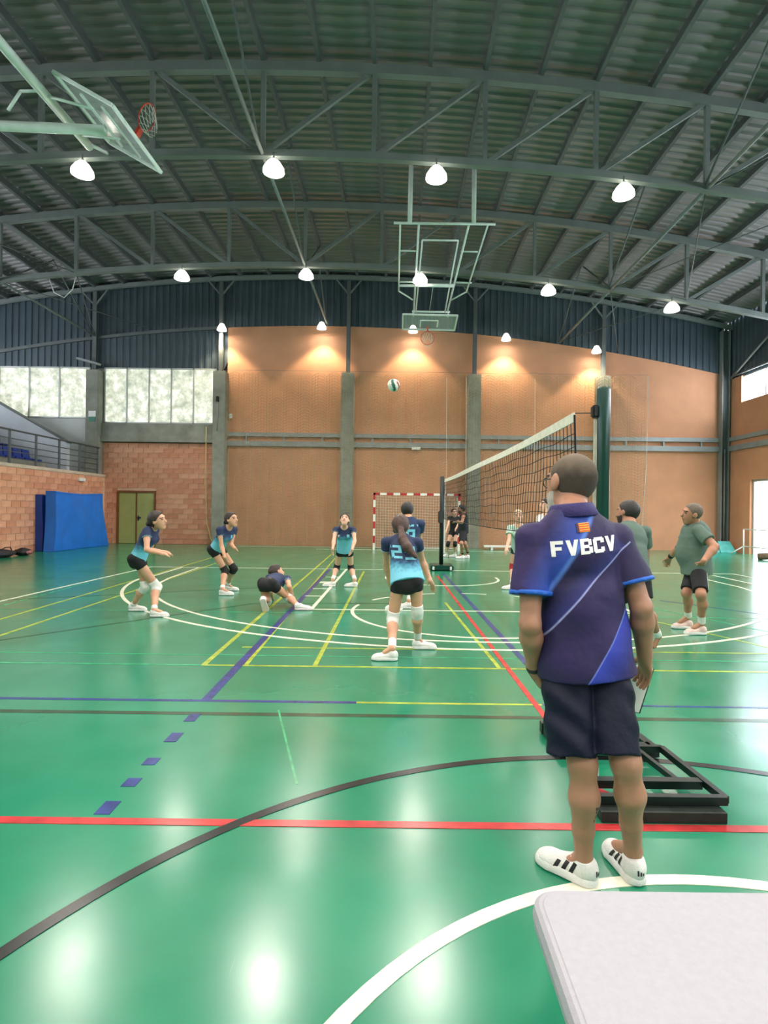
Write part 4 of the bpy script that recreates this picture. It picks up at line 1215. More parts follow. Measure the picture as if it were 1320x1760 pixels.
def body(J, c, h):
    w = J['H'] / 1.7; U, S, Fv = frame_of(J); fem = c.get('fem', True)
    so = Solid(h)
    torso(so, J, c); pelvis(so, J, c)
    ag = (0.92 if fem else 1.1) * c.get('ag', 1.0); lg = c.get('lg', 1.0)
    for s in 'LR':
        sh, el, wr = V3(J['sh' + s]), V3(J['el' + s]), V3(J['wr' + s])
        so.ell(sh + unit(el - sh) * 0.015, (U, S, Fv), (0.048 * w * ag, 0.046 * w * ag, 0.046 * w * ag), 0.02)
        so.cone(sh, sh + (el - sh) * 0.45, 0.045 * w * ag, 0.044 * w * ag, 0.015); so.cone(sh + (el - sh) * 0.45, el, 0.044 * w * ag, 0.036 * w * ag, 0.015)
        q = el + (wr - el) * 0.28
        so.cone(el, q, 0.038 * w * ag, 0.041 * w * ag, 0.02); so.cone(q, wr, 0.041 * w * ag, 0.026 * w * ag, 0.02)
        hand(so, J, s, w, Fv)
        hp, kn, an = V3(J['hip' + s]), V3(J['kn' + s]), V3(J['an' + s])
        thigh(so, J, c, s)
        q = kn + (an - kn) * 0.34
        sd = unit(np.cross(an - kn, S)); bk = -Fv if abs((an - kn)[2]) > 0.2 else sd
        so.ell(kn + Fv * 0.008, (U, S, Fv), (0.050 * w * lg, 0.045 * w * lg, 0.046 * w * lg), 0.03)
        so.cone(kn, q + bk * 0.012 * w, 0.048 * w * lg, 0.054 * w * lg, 0.03); so.cone(q + bk * 0.012 * w, kn + (an - kn) * 0.68, 0.054 * w * lg, 0.040 * w * lg, 0.03)
        so.cone(kn + (an - kn) * 0.68, an, 0.040 * w * lg, 0.034 * w * lg, 0.02)
        fdv = V3(J['to' + s]) - an
        so.cone(an, an + fdv * 0.6, 0.032 * w, 0.028 * w, 0.02)
    # neck and head
    fd, up, sd = head_frame(J); H = V3(J['head']); hs = w * c.get('hs', 1.08)
    nr = (0.048 if fem else 0.062) * w
    so.cone(V3(J['neck']) - U * 0.03, H - up * 0.055 * hs - fd * 0.02 * hs, nr * 1.12, nr, 0.03)
    so.ell(H + (up * 0.026 - fd * 0.012) * hs, (sd, fd, up), V3((0.076, 0.095, 0.092)) * hs, 0.02)
    so.ell(H + (-up * 0.035 + fd * 0.026) * hs, (sd, fd, up), V3((0.060, 0.066, 0.082)) * hs, 0.03)
    so.cone(H + (-up * 0.10 + fd * 0.055 + sd * 0.012) * hs, H + (-up * 0.10 + fd * 0.055 - sd * 0.012) * hs, 0.022 * hs, 0.022 * hs, 0.03)
    so.cone(H + (up * 0.012 + fd * 0.084) * hs, H + (-up * 0.026 + fd * 0.106) * hs, 0.010 * hs, 0.015 * hs, 0.012)
    so.cone(H + (up * 0.036 + fd * 0.078 + sd * 0.035) * hs, H + (up * 0.036 + fd * 0.078 - sd * 0.035) * hs, 0.012 * hs, 0.012 * hs, 0.02)
    so.cone(H + (-up * 0.060 + fd * 0.086 + sd * 0.016) * hs, H + (-up * 0.060 + fd * 0.086 - sd * 0.016) * hs, 0.009 * hs, 0.009 * hs, 0.012)
    for s in (-1, 1):
        so.ell(H + (sd * s * 0.079 - up * 0.002 - fd * 0.008) * hs, (sd, fd, up), V3((0.011, 0.022, 0.034)) * hs, 0.008)
        so.ell(H + (sd * s * 0.033 + up * 0.012 + fd * 0.094) * hs, (sd, fd, up), V3((0.018, 0.016, 0.012)) * hs, 0.0, sub=True)
    return so

def paint_face(me, J, origin, c):
    """eyes, brows and lips as material slots of the one body mesh"""
    fd, up, sd = head_frame(J); H = V3(J['head']) - V3(origin); hs = J['H'] / 1.7 * c.get('hs', 1.08)
    n = len(me.polygons); ce = np.empty(n * 3, np.float32); me.polygons.foreach_get('center', ce); ce = ce.reshape(-1, 3) - H
    a, b_, u = ce @ fd / hs, ce @ sd / hs, ce @ up / hs
    mi = np.zeros(n, np.int32)
    fr = a > 0.04
    mi[fr & (((np.abs(b_) - 0.033) / 0.013) ** 2 + ((u - 0.012) / 0.0065) ** 2 < 1)] = 1
    mi[fr & (np.abs(np.abs(b_) - 0.034) < 0.018) & (np.abs(u - 0.034) < 0.0045)] = 1
    mi[fr & (np.abs(b_) < 0.022) & (np.abs(u + 0.060) < 0.007)] = 2
    if c.get('beard'):
        mi[(a > 0.012) & (u < -0.035) & (u > -0.14) & ~((np.abs(b_) < 0.022) & (np.abs(u + 0.055) < 0.012)) & (np.sqrt(a * a + b_ * b_) < 0.12)] = 3
    me.polygons.foreach_set('material_index', mi)

def hair(J, c, h):
    fd, up, sd = head_frame(J); H = V3(J['head']); hs = J['H'] / 1.7 * c.get('hs', 1.08)
    st = c.get('hair', 'bun'); th = c.get('ht', 0.013)
    so = Solid(h)
    pl = (H + (up * 0.072 + fd * 0.062) * hs, unit(fd * 0.80 - up * 0.60))
    pl2 = (H - up * 0.078 * hs, -up)
    if st == 'short': pl2 = (H - up * 0.055 * hs + fd * 0.0, unit(-up * 0.85 + fd * 0.5))
    so.ell(H + (up * 0.026 - fd * 0.014) * hs, (sd, fd, up), V3((0.076 + th, 0.095 + th, 0.092 + th)) * hs, 0.0, planes=[pl, pl2])
    if st != 'short':
        so.cone(H + (-fd * 0.075 + up * 0.02) * hs, H + (-fd * 0.055 - up * 0.06) * hs, 0.05 * hs, 0.035 * hs, 0.03)
    if st == 'bun':
        so.ell(H + (-fd * 0.128 - up * 0.03) * hs, (sd, fd, up), V3((0.038, 0.034, 0.036)) * hs, 0.012)
    if 'tail' in c:
        pts = [V3(p) for p in c['tail']]; rs = c.get('tailr', [0.03, 0.045, 0.045, 0.02])
        so.cone(H + (-fd * 0.09 + up * 0.01) * hs, pts[0], 0.03, rs[0], 0.02)
        for i in range(len(pts) - 1): so.cone(pts[i], pts[i + 1], rs[i], rs[i + 1], 0.015)
    return so

# one shoe shape shared by all: foot along +x, up +z, heel at the origin
def shoe_meshes(h):
    so = Solid(h); X, Y, Z = (1, 0, 0), (0, 1, 0), (0, 0, 1)
    so.ell((0.048, 0, 0.052), (X, Y, Z), (0.050, 0.037, 0.056), 0.02)
    so.cone((0.06, 0, 0.055), (0.20, 0, 0.030), 0.043, 0.040, 0.03, (0, 0, 1), 1.15)
    so.ell((0.215, 0.0, 0.030), (X, Y, Z), (0.062, 0.045, 0.036), 0.03)
    so.cone((0.055, 0, 0.06), (0.060, 0, 0.104), 0.041, 0.040, 0.02, planes=[(V3((0.06, 0, 0.094)), unit((-0.25, 0, 1)))])
    so.cone((0.10, 0, 0.085), (0.17, 0, 0.060), 0.016, 0.014, 0.02)
    so.cut((0, 0, 0.020), (0, 0, -1))
    up = so.mesh((0, 0, 0), 'shoe', 1)
    so = Solid(h)
    so.cone((0.048, 0, 0.012), (0.21, 0, 0.012), 0.047, 0.052, 0.02); so.cone((0.21, 0, 0.012), (0.238, -0.0, 0.012), 0.052, 0.046, 0.01)
    so.cut((0, 0, 0.031), (-0.04, 0, 1)); so.cut((0, 0, 0.0), (0, 0, -1))
    sl = so.mesh((0, 0, 0), 'sole', 1)
    co = np.empty(len(sl.vertices) * 3, np.float32); sl.vertices.foreach_get('co', co); co = co.reshape(-1, 3)
    co[:, 2] = np.maximum(co[:, 2], 0.0); sl.vertices.foreach_set('co', co.ravel())
    lc = MB()
    for i in range(4):
        x = 0.105 + 0.022 * i; z = 0.100 - 0.0115 * i
        lc.sweep([(x, -0.022, z - 0.012), (x, 0, z + 0.001), (x + 0.004, 0.022, z - 0.012)], 0.007, n=5)
    ml = lc.mesh('laces')
    return up, sl, ml
SHOE = shoe_meshes(0.006)
SHOE_FINE = shoe_meshes(0.0035)

def shoes(t, J, c, origin, fine=False):
    w = J['H'] / 1.7
    mu, ms = c.get('shoe', WHITE_SHOE), c.get('sole', WHITE_SHOE)
    for s in 'LR':
        an, to = V3(J['an' + s]), V3(J['to' + s])
        ln = 0.152 * J['H'] / 0.275
        if J.get('footup' + s) is not None:
            x = unit(to - an); z = V3(J['footup' + s]); z = unit(z - x * (z @ x)); o = an - x * 0.06 * w - z * 0.09 * w
        else:
            x = to - an; x[2] = 0; x = unit(x); z = V3((0, 0, 1)); o = V3((an[0], an[1], 0.003)) - x * 0.062 * ln
        y = np.cross(z, x)
        M = Matrix(((x[0], y[0], z[0], o[0] - origin[0]), (x[1], y[1], z[1], o[1] - origin[1]), (x[2], y[2], z[2], o[2] - origin[2]), (0, 0, 0, 1))) @ Matrix.Scale(ln, 4)
        src = SHOE_FINE if fine else SHOE
        def inst(me, nm, m, par):
            k = (me.name, m.name)
            if k not in SH_CACHE:
                q = me.copy(); q.materials.clear(); q.materials.append(m)
                SH_CACHE[k] = q
            o_ = bpy.data.objects.new(nm, SH_CACHE[k]); COL.objects.link(o_); o_.parent = par; return o_
        so_ = inst(src[0], 'shoe', mu, t); so_.matrix_local = M
        inst(src[1], 'sole', ms, so_)
        inst(src[2], 'laces', c.get('lace', mu), so_)
        so_['label'] = c.get('shoe_label', 'white sports shoe')
        J['shoe' + s] = so_
SH_CACHE = {}
WHITE_SHOE = mat('white_shoe_mesh', (226, 224, 222), 0.65, 0, 0.05, 30, 0.2, 160)

def ring(J, a, b, t0, t1, r0, r1, h, origin, name, m, t, k=0.0):
    """cuff of cloth round a limb from fraction t0 to t1"""
    a, b = V3(a), V3(b); d = b - a; u = unit(d)
    so = Solid(h)
    so.cone(a + d * t0 - u * 0.02, a + d * t1 + u * 0.02, r0, r1, 0.0, planes=[(a + d * t1, u), (a + d * t0, -u)])
    return link(name, so.mesh(origin, name, 1), m, t)

def person(key, label, c, h):
    J = dict(POSE[key]); J.update(c.get('J', {}))
    w = J['H'] / 1.7; U, S, Fv = frame_of(J); fem = c.get('fem', True)
    ft = (V3(J['anL']) + V3(J['anR'])) / 2
    org = V3((ft[0], ft[1], 0))
    t = thing('person', label, 'person', tuple(org), group=c.get('group'))
    c['_J'] = J; c['_org'] = org; c['_t'] = t
    me = body(J, c, h).mesh(org, 'body', 1)
    sk = c['skin']
    for m in (sk, mat('dark_eye_and_brow', (46, 34, 30), 0.5, 0, 0.1, 30), mat('lip_tone', (158, 88, 80), 0.5, 0, 0.1, 30), c.get('beardm', mat('dark_beard', (50, 40, 36), 0.8, 0, 0.2, 60))):
        me.materials.append(m)
    paint_face(me, J, org, c)
    link('body', me, None, t)
    link('hair', hair(J, c, min(h, 0.009)).mesh(org, 'hair', 1), c['hairm'], t)
    # shirt
    P, N = V3(J['pel']), V3(J['neck']); T = N - P
    e = c.get('fit', 0.012); so = Solid(h)
    torso(so, J, c, e)
    hem = P - U * c.get('hem', 0.0)
    if c.get('hem', 0) > 0.02:
        so.cone(P + 0.4 * T, hem - U * 0.02, (0.148 if not fem else 0.13) * w * c.get('g', 1.0) + e + 0.012, (0.140 if fem else 0.158) * w * c.get('g', 1.0) + e + c.get('flare', 0.018), 0.02, Fv, 1.30 if fem else 1.22)
    fr = c.get('sleeve', 0.45); ag = (0.92 if fem else 1.1) * c.get('ag', 1.0)
    if fr > 0:
        for s in 'LR':
            sh, el = V3(J['sh' + s]), V3(J['el' + s]); u = unit(el - sh)
            if 'slv' + s in J: u = unit(J['slv' + s])
            end = sh + (el - sh) * fr
            so.ell(sh, (U, S, Fv), V3((0.047, 0.046, 0.046)) * w * ag + e * 0.8, 0.02)
            so.cone(sh, end + u * 0.03, 0.046 * w * ag + e, 0.046 * w * ag + e + c.get('sflare', 0.004), 0.02, planes=[(end, u)])
    so.cut(hem, -U)
    so.ell(N + Fv * 0.035 * w + U * 0.055 * w, (S, Fv, U), V3((0.078, 0.085, 0.075)) * w * c.get('neckhole', 1.0), 0, sub=True)
    so.cut(N + U * 0.055 * w, U)
    sm = so.mesh(org, 'shirt', 1, c.get('wob'))
    c['_shirt'] = link('shirt', sm, c['shirt'], t)
    if 'shirt_label' in c: c['_shirt']['label'] = c['shirt_label']
    if fr > 0 and 'cuff' in c:
        for s in 'LR':
            ring(J, J['sh' + s], J['el' + s], fr - c.get('cuffw', 0.04), fr + 0.006, 0.046 * w * ag + e + c.get('sflare', 0.004) + 0.004, 0.046 * w * ag + e + c.get('sflare', 0.004) + 0.004, h, org, 'sleeve_cuff', c['cuff'], t)
    # shorts
    if 'shorts' in c:
        so = Solid(h); e2 = c.get('sfit', 0.010); f2 = c.get('sfr', 0.25)
        e3 = min(e2, 0.012); pelvis(so, J, c, e3); torso_low = P + 0.22 * T
        so.cone(P - U * 0.01, torso_low, (0.138 if fem else 0.148) * w * c.get('g', 1.0) + e3, (0.116 if fem else 0.128) * w * c.get('g', 1.0) + e3 * 0.6, 0.02, Fv, 1.36, planes=[(P + 0.17 * T, U)])
        for s in 'LR':
            J2 = dict(J); J2['kn' + s] = V3(J['kn' + s]) + V3(c.get('hang', (0, 0, 0)))
            a, b = V3(J['hip' + s]), V3(J2['kn' + s]); u = unit(b - a); end = a + (b - a) * f2
            pu = unit(u * 0.75 + V3((0, 0, -1)) * 0.25) if c.get('level') else u
            thigh(so, J2, c, s, e2, min(1.0, f2 + 0.08), planes=[(end, pu)], flare=c.get('leg_flare', 0.0), k=0.008)
        c['_shorts'] = link('shorts', so.mesh(org, 'shorts', 1, c.get('swob')), c['shorts'], t)
    if 'pads' in c:
        for s in 'LR':
            hp, kn, an = V3(J['hip' + s]), V3(J['kn' + s]), V3(J['an' + s])
            so = Solid(h); k1, k2 = kn + (hp - kn) * 0.20, kn + (an - kn) * 0.24
            so.cone(k1 + unit(hp - kn) * 0.02, kn, 0.066 * w, 0.064 * w, 0.01, planes=[(k1, unit(hp - kn))]); so.cone(kn, k2 + unit(an - kn) * 0.02, 0.064 * w, 0.062 * w, 0.01, planes=[(k2, unit(an - kn))])
            so.ell(kn + Fv * 0.02, (U, S, Fv), V3((0.065, 0.055, 0.06)) * w, 0.02)
            o = link('knee_pad', so.mesh(org, 'knee_pad', 1), c['pads'], t)
    if 'socks' in c:
        for s in 'LR':
            ring(J, J['kn' + s], J['an' + s], c.get('sock0', 0.80), 0.99, 0.042 * w * c.get('lg', 1.0), 0.042 * w, h, org, 'sock', c['socks'], t)
    shoes(t, J, c, org, c.get('fine', False))
    return t

def decal(c, quads, m, name, depth_dir, parent_obj, off=0.003, label=None):
    """print laid on a garment: polygons in world x-z pressed on the surface along depth_dir"""
    me0 = parent_obj.data; org = Vector(tuple(c['_org']))
    bv = BVHTree.FromPolygons([v.co for v in me0.vertices], [p.vertices for p in me0.polygons])
    d = Vector(depth_dir).normalized(); v = []; f = []
    for q in quads:
        k = len(v); ok = True; tmp = []
        for p in q:
            o_ = Vector(p) - org - d * 2.0
            hit = bv.ray_cast(o_, d)
            if hit[0] is None: ok = False; break
            tmp.append(hit[0] - d * off)
        if not ok: continue
        n = len(q); v += tmp + [p + d * 0.002 for p in tmp]
        f += [tuple(range(k, k + n)), tuple(range(k + 2 * n - 1, k + n - 1, -1))] + [(k + i, k + n + i, k + n + (i + 1) % n, k + (i + 1) % n) for i in range(n)]
    if not f: return None
    o = MB().add(v, f).build(name, m, parent_obj)
    if label: o['label'] = label
    return o
def grid_rect(org, ex, ez, x0, x1, z0, z1, n=3, sk=(0, 0, 0, 0)):
    """cells of a rectangle in a skewed 2-D frame; sk shifts x of bottom-left, bottom-right, top-right, top-left"""
    qs = []
    def pt(a, b):
        xl = x0 + sk[0] * (1 - b) + sk[3] * b; xr = x1 + sk[1] * (1 - b) + sk[2] * b
        x = xl + (xr - xl) * a; z = z0 + (z1 - z0) * b
        return tuple(V3(org) + V3(ex) * x + V3(ez) * z)
    for i in range(n):
        for j in range(n):
            qs.append([pt(i / n, j / n), pt((i + 1) / n, j / n), pt((i + 1) / n, (j + 1) / n), pt(i / n, (j + 1) / n)])
    return qs
LETTERS = {
 'F': [(0, .27, 0, 1), (.27, .80, .77, 1), (.27, .68, .38, .60)],
 'B': [(0, .27, 0, 1), (.27, .66, .80, 1), (.27, .66, .40, .60), (.27, .66, 0, .20), (.60, .84, .56, .94), (.62, .88, .06, .46)],
 'C': [(0, .27, .10, .90), (.08, .76, .78, 1), (.08, .76, 0, .22), (.58, .86, .64, .92), (.58, .86, .08, .36)],
 '9': [(0, .25, .5, 1), (.6, .85, 0, 1), (.2, .65, .82, 1), (.2, .65, .42, .60), (0, .65, 0, .18)],
 '2': [(0, .85, .82, 1), (.6, .85, .5, .9), (0, .85, .41, .59), (0, .25, .1, .5), (0, .85, 0, .18)],
 '7': [(0, .85, .82, 1), (.58, .85, 0, .9)], '1': [(.3, .58, 0, 1)],
}
def text_quads(txt, org, ex, ez, wd, ht, gap=0.16):
    qs = []; x = 0.0
    for ch in txt:
        o = V3(org) + V3(ex) * x
        if ch == 'V':
            qs += grid_rect(o, V3(ex) * wd, V3(ez) * ht, .30, .58, 0, 1, 5, (0, 0, -.30, -.30)); qs += grid_rect(o, V3(ex) * wd, V3(ez) * ht, .30, .58, 0, 1, 5, (0, 0, .30, .30))
            adv = 0.9
        else:
            for (a, b, c_, d) in LETTERS[ch]: qs += grid_rect(o, V3(ex) * wd, V3(ez) * ht, a, b, c_, d, 4)
            adv = 0.87
        x += wd * (adv + gap)
    return qs

POSE_ROWS = [
    (1.66, (-3.539, 7.720, 0.754), (-3.320, 7.659, 1.178), (-3.211, 7.567, 1.279), (0.988, -0.099, 0.119), (-3.547, 7.803, 0.754), (-3.356, 7.830, 1.140), (-3.403, 7.788, 0.861), (-3.292, 8.003, 0.823), (-3.225, 8.134, 0.799), (-3.467, 7.801, 0.363), (-3.705, 7.940, 0.073), (-3.582, 7.940, 0.026), (-3.530, 7.637, 0.754), (-3.323, 7.499, 1.140), (-3.267, 7.380, 0.899), (-3.036, 7.309, 0.855), (-3.005, 7.455, 0.844), (-3.306, 7.779, 0.368), (-3.231, 7.540, 0.092), (-3.068, 7.540, 0.032)),
    (1.64, (-3.121, 9.750, 0.746), (-2.879, 9.593, 1.124), (-2.802, 9.528, 1.264), (0.907, -0.403, 0.121), (-3.080, 9.821, 0.746), (-2.818, 9.749, 1.090), (-2.847, 9.664, 0.835), (-2.727, 9.457, 0.790), (-2.708, 9.598, 0.752), (-2.836, 9.815, 0.413), (-2.994, 10.000, 0.105), (-2.864, 10.000, 0.024), (-3.163, 9.679, 0.746), (-2.984, 9.466, 1.090), (-2.942, 9.460, 0.817), (-2.843, 9.334, 0.634), (-2.853, 9.453, 0.547), (-2.967, 9.750, 0.378), (-2.929, 9.480, 0.106), (-2.773, 9.480, 0.020)),
    (1.64, (-1.890, 8.250, 0.348), (-1.820, 8.718, 0.395), (-1.888, 8.863, 0.459), (0.777, 0.621, 0.104), (-1.966, 8.281, 0.348), (-1.978, 8.739, 0.391), (-1.977, 8.873, 0.156), (-1.992, 9.071, 0.016), (-2.001, 9.191, -0.069), (-1.922, 8.400, 0.087), (-1.901, 8.020, 0.181), (-1.877, 8.100, 0.036), (-1.814, 8.219, 0.348), (-1.675, 8.613, 0.391), (-1.599, 8.366, 0.311), (-1.590, 8.558, 0.162), (-1.585, 8.674, 0.072), (-1.629, 8.489, 0.128), (-1.424, 8.170, 0.054), (-1.289, 8.170, 0.023)),
    (1.63, (-1.010, 10.800, 0.689), (-1.007, 10.598, 1.116), (-0.994, 10.505, 1.259), (0.000, -0.862, 0.507), (-0.928, 10.804, 0.689), (-0.844, 10.624, 1.078), (-0.800, 10.438, 0.888), (-0.834, 10.271, 0.718), (-0.873, 10.377, 0.624), (-0.911, 11.002, 0.338), (-0.811, 10.700, 0.139), (-0.849, 10.700, 0.029), (-1.091, 10.796, 0.689), (-1.170, 10.608, 1.078), (-1.178, 10.410, 0.896), (-1.181, 10.239, 0.726), (-1.206, 10.349, 0.633), (-1.182, 10.998, 0.335), (-1.224, 10.700, 0.134), (-1.233, 10.700, 0.024)),
    (1.66, (0.097, 5.750, 0.743), (0.034, 5.991, 1.154), (0.027, 6.112, 1.280), (0.050, 0.994, 0.099), (0.015, 5.757, 0.743), (-0.125, 5.983, 1.117), (-0.124, 6.114, 0.877), (-0.093, 6.246, 0.672), (-0.080, 6.352, 0.568), (-0.046, 5.818, 0.344), (-0.045, 5.500, 0.117), (-0.163, 5.500, 0.043), (0.180, 5.743, 0.743), (0.206, 5.956, 1.117), (0.259, 6.142, 0.923), (0.354, 6.107, 0.689), (0.406, 6.210, 0.594), (0.204, 5.812, 0.426), (0.218, 5.970, 0.111), (0.287, 5.970, 0.032)),
    (1.68, (0.146, 8.400, 0.811), (0.148, 8.408, 1.319), (0.131, 8.522, 1.452), (0.000, 0.995, 0.100), (0.062, 8.404, 0.811), (-0.037, 8.416, 1.258), (0.005, 8.573, 1.033), (-0.045, 8.609, 0.792), (-0.075, 8.631, 0.646), (0.039, 8.547, 0.465), (0.025, 8.300, 0.119), (0.009, 8.300, 0.050), (0.230, 8.396, 0.811), (0.333, 8.398, 1.258), (0.313, 8.565, 1.037), (0.283, 8.661, 0.810), (0.266, 8.720, 0.672), (0.224, 8.598, 0.461), (0.172, 8.400, 0.122), (0.164, 8.400, 0.035)),
    (1.62, (1.753, 17.900, 0.779), (1.765, 17.904, 1.275), (1.746, 17.803, 1.411), (0.287, -0.958, 0.000), (1.833, 17.912, 0.779), (1.924, 17.927, 1.230), (1.880, 17.743, 1.042), (1.790, 17.558, 0.919), (1.735, 17.446, 0.844), (1.776, 17.721, 0.423), (1.798, 17.900, 0.100), (1.762, 17.900, 0.027), (1.673, 17.888, 0.779), (1.604, 17.879, 1.230), (1.561, 17.720, 1.020), (1.486, 17.578, 0.843), (1.440, 17.491, 0.735), (1.558, 17.724, 0.420), (1.523, 17.900, 0.097), (1.487, 17.900, 0.023)),
    (1.78, (1.989, 17.400, 0.855), (1.986, 17.274, 1.356), (1.906, 17.215, 1.514), (-0.999, 0.000, -0.050), (1.975, 17.312, 0.855), (1.957, 17.096, 1.296), (1.891, 16.874, 1.115), (1.699, 16.694, 1.134), (1.609, 16.825, 1.113), (1.904, 17.081, 0.480), (1.968, 17.300, 0.149), (1.810, 17.300, 0.058), (2.002, 17.488, 0.855), (2.015, 17.483, 1.296), (1.929, 17.698, 1.116), (1.807, 17.932, 1.128), (1.732, 18.073, 1.135), (2.030, 17.254, 0.472), (2.152, 17.500, 0.172), (2.082, 17.500, 0.045)),
    (1.62, (2.313, 10.800, 0.753), (2.251, 10.636, 1.189), (2.244, 10.639, 1.368), (-0.099, -0.994, 0.050), (2.394, 10.792, 0.753), (2.417, 10.635, 1.149), (2.434, 10.472, 0.938), (2.408, 10.307, 0.766), (2.393, 10.206, 0.662), (2.390, 10.536, 0.437), (2.464, 10.700, 0.114), (2.487, 10.700, 0.015), (2.232, 10.808, 0.753), (2.095, 10.667, 1.149), (2.056, 10.518, 0.930), (1.978, 10.350, 0.779), (1.930, 10.248, 0.687), (2.202, 10.889, 0.399), (2.141, 10.620, 0.120), (2.109, 10.620, 0.022)),
    (1.66, (3.028, 11.500, 0.820), (3.011, 11.507, 1.398), (2.963, 11.517, 1.598), (-0.894, -0.420, 0.158), (3.091, 11.446, 0.820), (3.138, 11.399, 1.346), (3.101, 11.226, 1.137), (3.090, 11.216, 0.884), (3.084, 11.210, 0.735), (3.046, 11.333, 0.470), (3.119, 11.500, 0.102), (3.061, 11.500, 0.019), (2.965, 11.554, 0.820), (2.886, 11.615, 1.346), (2.859, 11.453, 1.127), (2.820, 11.381, 0.895), (2.797, 11.337, 0.754), (3.012, 11.602, 0.434), (2.952, 11.400, 0.100), (2.883, 11.400, 0.018)),
    (1.74, (2.373, 5.750, 0.848), (2.419, 5.935, 1.315), (2.439, 6.051, 1.454), (-0.624, 0.780, -0.052), (2.290, 5.724, 0.848), (2.231, 5.855, 1.259), (2.313, 5.966, 1.007), (2.283, 5.944, 0.734), (2.266, 5.931, 0.578), (2.311, 5.912, 0.465), (2.240, 5.750, 0.121), (2.141, 5.750, 0.060), (2.456, 5.776, 0.848), (2.596, 5.971, 1.259), (2.647, 6.074, 0.996), (2.671, 6.196, 0.770), (2.686, 6.270, 0.633), (2.481, 5.663, 0.510), (2.692, 5.850, 0.193), (2.622, 5.850, 0.018)),
    (1.74, (3.711, 7.050, 0.778), (3.698, 7.067, 1.320), (3.611, 6.984, 1.457), (-0.992, 0.119, 0.030), (3.683, 6.967, 0.778), (3.636, 6.873, 1.255), (3.729, 6.674, 1.070), (3.550, 6.592, 0.904), (3.578, 6.719, 0.817), (3.577, 6.684, 0.506), (3.677, 6.850, 0.138), (3.510, 6.850, 0.030), (3.738, 7.133, 0.778), (3.764, 7.256, 1.255), (3.614, 7.315, 1.005), (3.610, 7.536, 0.874), (3.617, 7.647, 0.763), (3.549, 6.966, 0.478), (3.694, 7.200, 0.150), (3.511, 7.200, 0.022)),
    (1.7, (0.772, 2.330, 0.879), (0.725, 2.349, 1.438), (0.742, 2.466, 1.571), (-0.423, 0.906, -0.030), (0.688, 2.320, 0.879), (0.549, 2.323, 1.343), (0.530, 2.261, 1.007), (0.579, 2.386, 0.794), (0.639, 2.426, 0.659), (0.724, 2.195, 0.489), (0.748, 2.240, 0.083), (0.623, 2.360, -0.002), (0.856, 2.340, 0.879), (0.917, 2.367, 1.343), (0.986, 2.294, 1.074), (1.044, 2.388, 0.848), (1.082, 2.460, 0.719), (0.882, 2.170, 0.502), (0.951, 2.260, 0.111), (0.925, 2.470, 0.010)),
]
# joints of each figure in metres, one row per person, in the order of JOINTS
JOINTS = ('pel', 'neck', 'head', 'face', 'hipL', 'shL', 'elL', 'wrL', 'tipL', 'knL', 'anL', 'toL', 'hipR', 'shR', 'elR', 'wrR', 'tipR', 'knR', 'anR', 'toR')
FIGURES = ('g1', 'g2', 'g4', 'g5', 'g6', 'b7', 'g8', 'm9', 'g10', 'p11', 'm12', 'c13', 'man')
POSE = {}
for fig_, row_ in zip(FIGURES, POSE_ROWS):
    POSE[fig_] = dict(zip(JOINTS, row_[1:]))
    POSE[fig_]['H'] = row_[0]

HAIR_D = mat('dark_brown_hair', (46, 32, 28), 0.5, 0, 0.3, 40, 0.4, 90)
HAIR_B = mat('black_hair', (26, 22, 22), 0.5, 0, 0.3, 40, 0.4, 90)
HAIR_BR = mat('long_brown_hair', (72, 46, 38), 0.45, 0, 0.35, 30, 0.4, 90)
SK_F = skin('light_tan', (214, 160, 130)); SK_M = skin('tanned', (176, 124, 98)); SK_P = skin('pale', (226, 176, 150)); SK_D = skin('brown_tan', (172, 124, 100))
BLK_SH = cloth('black_stretch', (16, 16, 20), 0.2, 0.15); PAD_W = cloth('white_knit', (228, 226, 222), 0.04, 0.3, 40); PAD_B = cloth('black_knit', (26, 24, 24), 0.2, 0.3, 40)
SOCK_W = cloth('white_sock', (232, 230, 228), 0.04, 0.2, 60)
NAVY, TEAL, SKYB = (34, 48, 84), (46, 110, 146), (122, 200, 226)
PINK_SOLE = mat('pinkish_shoe_sole', (226, 208, 212), 0.6, 0, 0.06, 40)
DGR = cloth('grey_green_jersey', (88, 108, 98), 0.08, 0.5, 9)
LBL = cloth('pale_blue_trim', (150, 196, 220), 0.05, 0.1)
def jersey(n, z0, z1): return shade(n, [(z0, SKYB), (z0 + (z1 - z0) * 0.2, (84, 160, 190)), (z0 + (z1 - z0) * 0.38, (44, 78, 116)), (z0 + (z1 - z0) * 0.52, NAVY), (z1, NAVY)])

def team(key, label, z0, z1, h=0.009, **kw):
    c = dict(fem=True, skin=SK_F, hairm=HAIR_D, hair='bun', shirt=jersey(key, z0, z1), shorts=BLK_SH, sfit=0.006, sfr=0.30, sleeve=0.34, cuff=LBL, cuffw=0.025, hem=0.03, flare=0.018, socks=SOCK_W, sock0=0.84, pads=PAD_W, group='volleyball players in navy and blue jerseys', shirt_label='jersey fading from navy to light blue')
    c.update(kw); person(key, label, c, h); return c

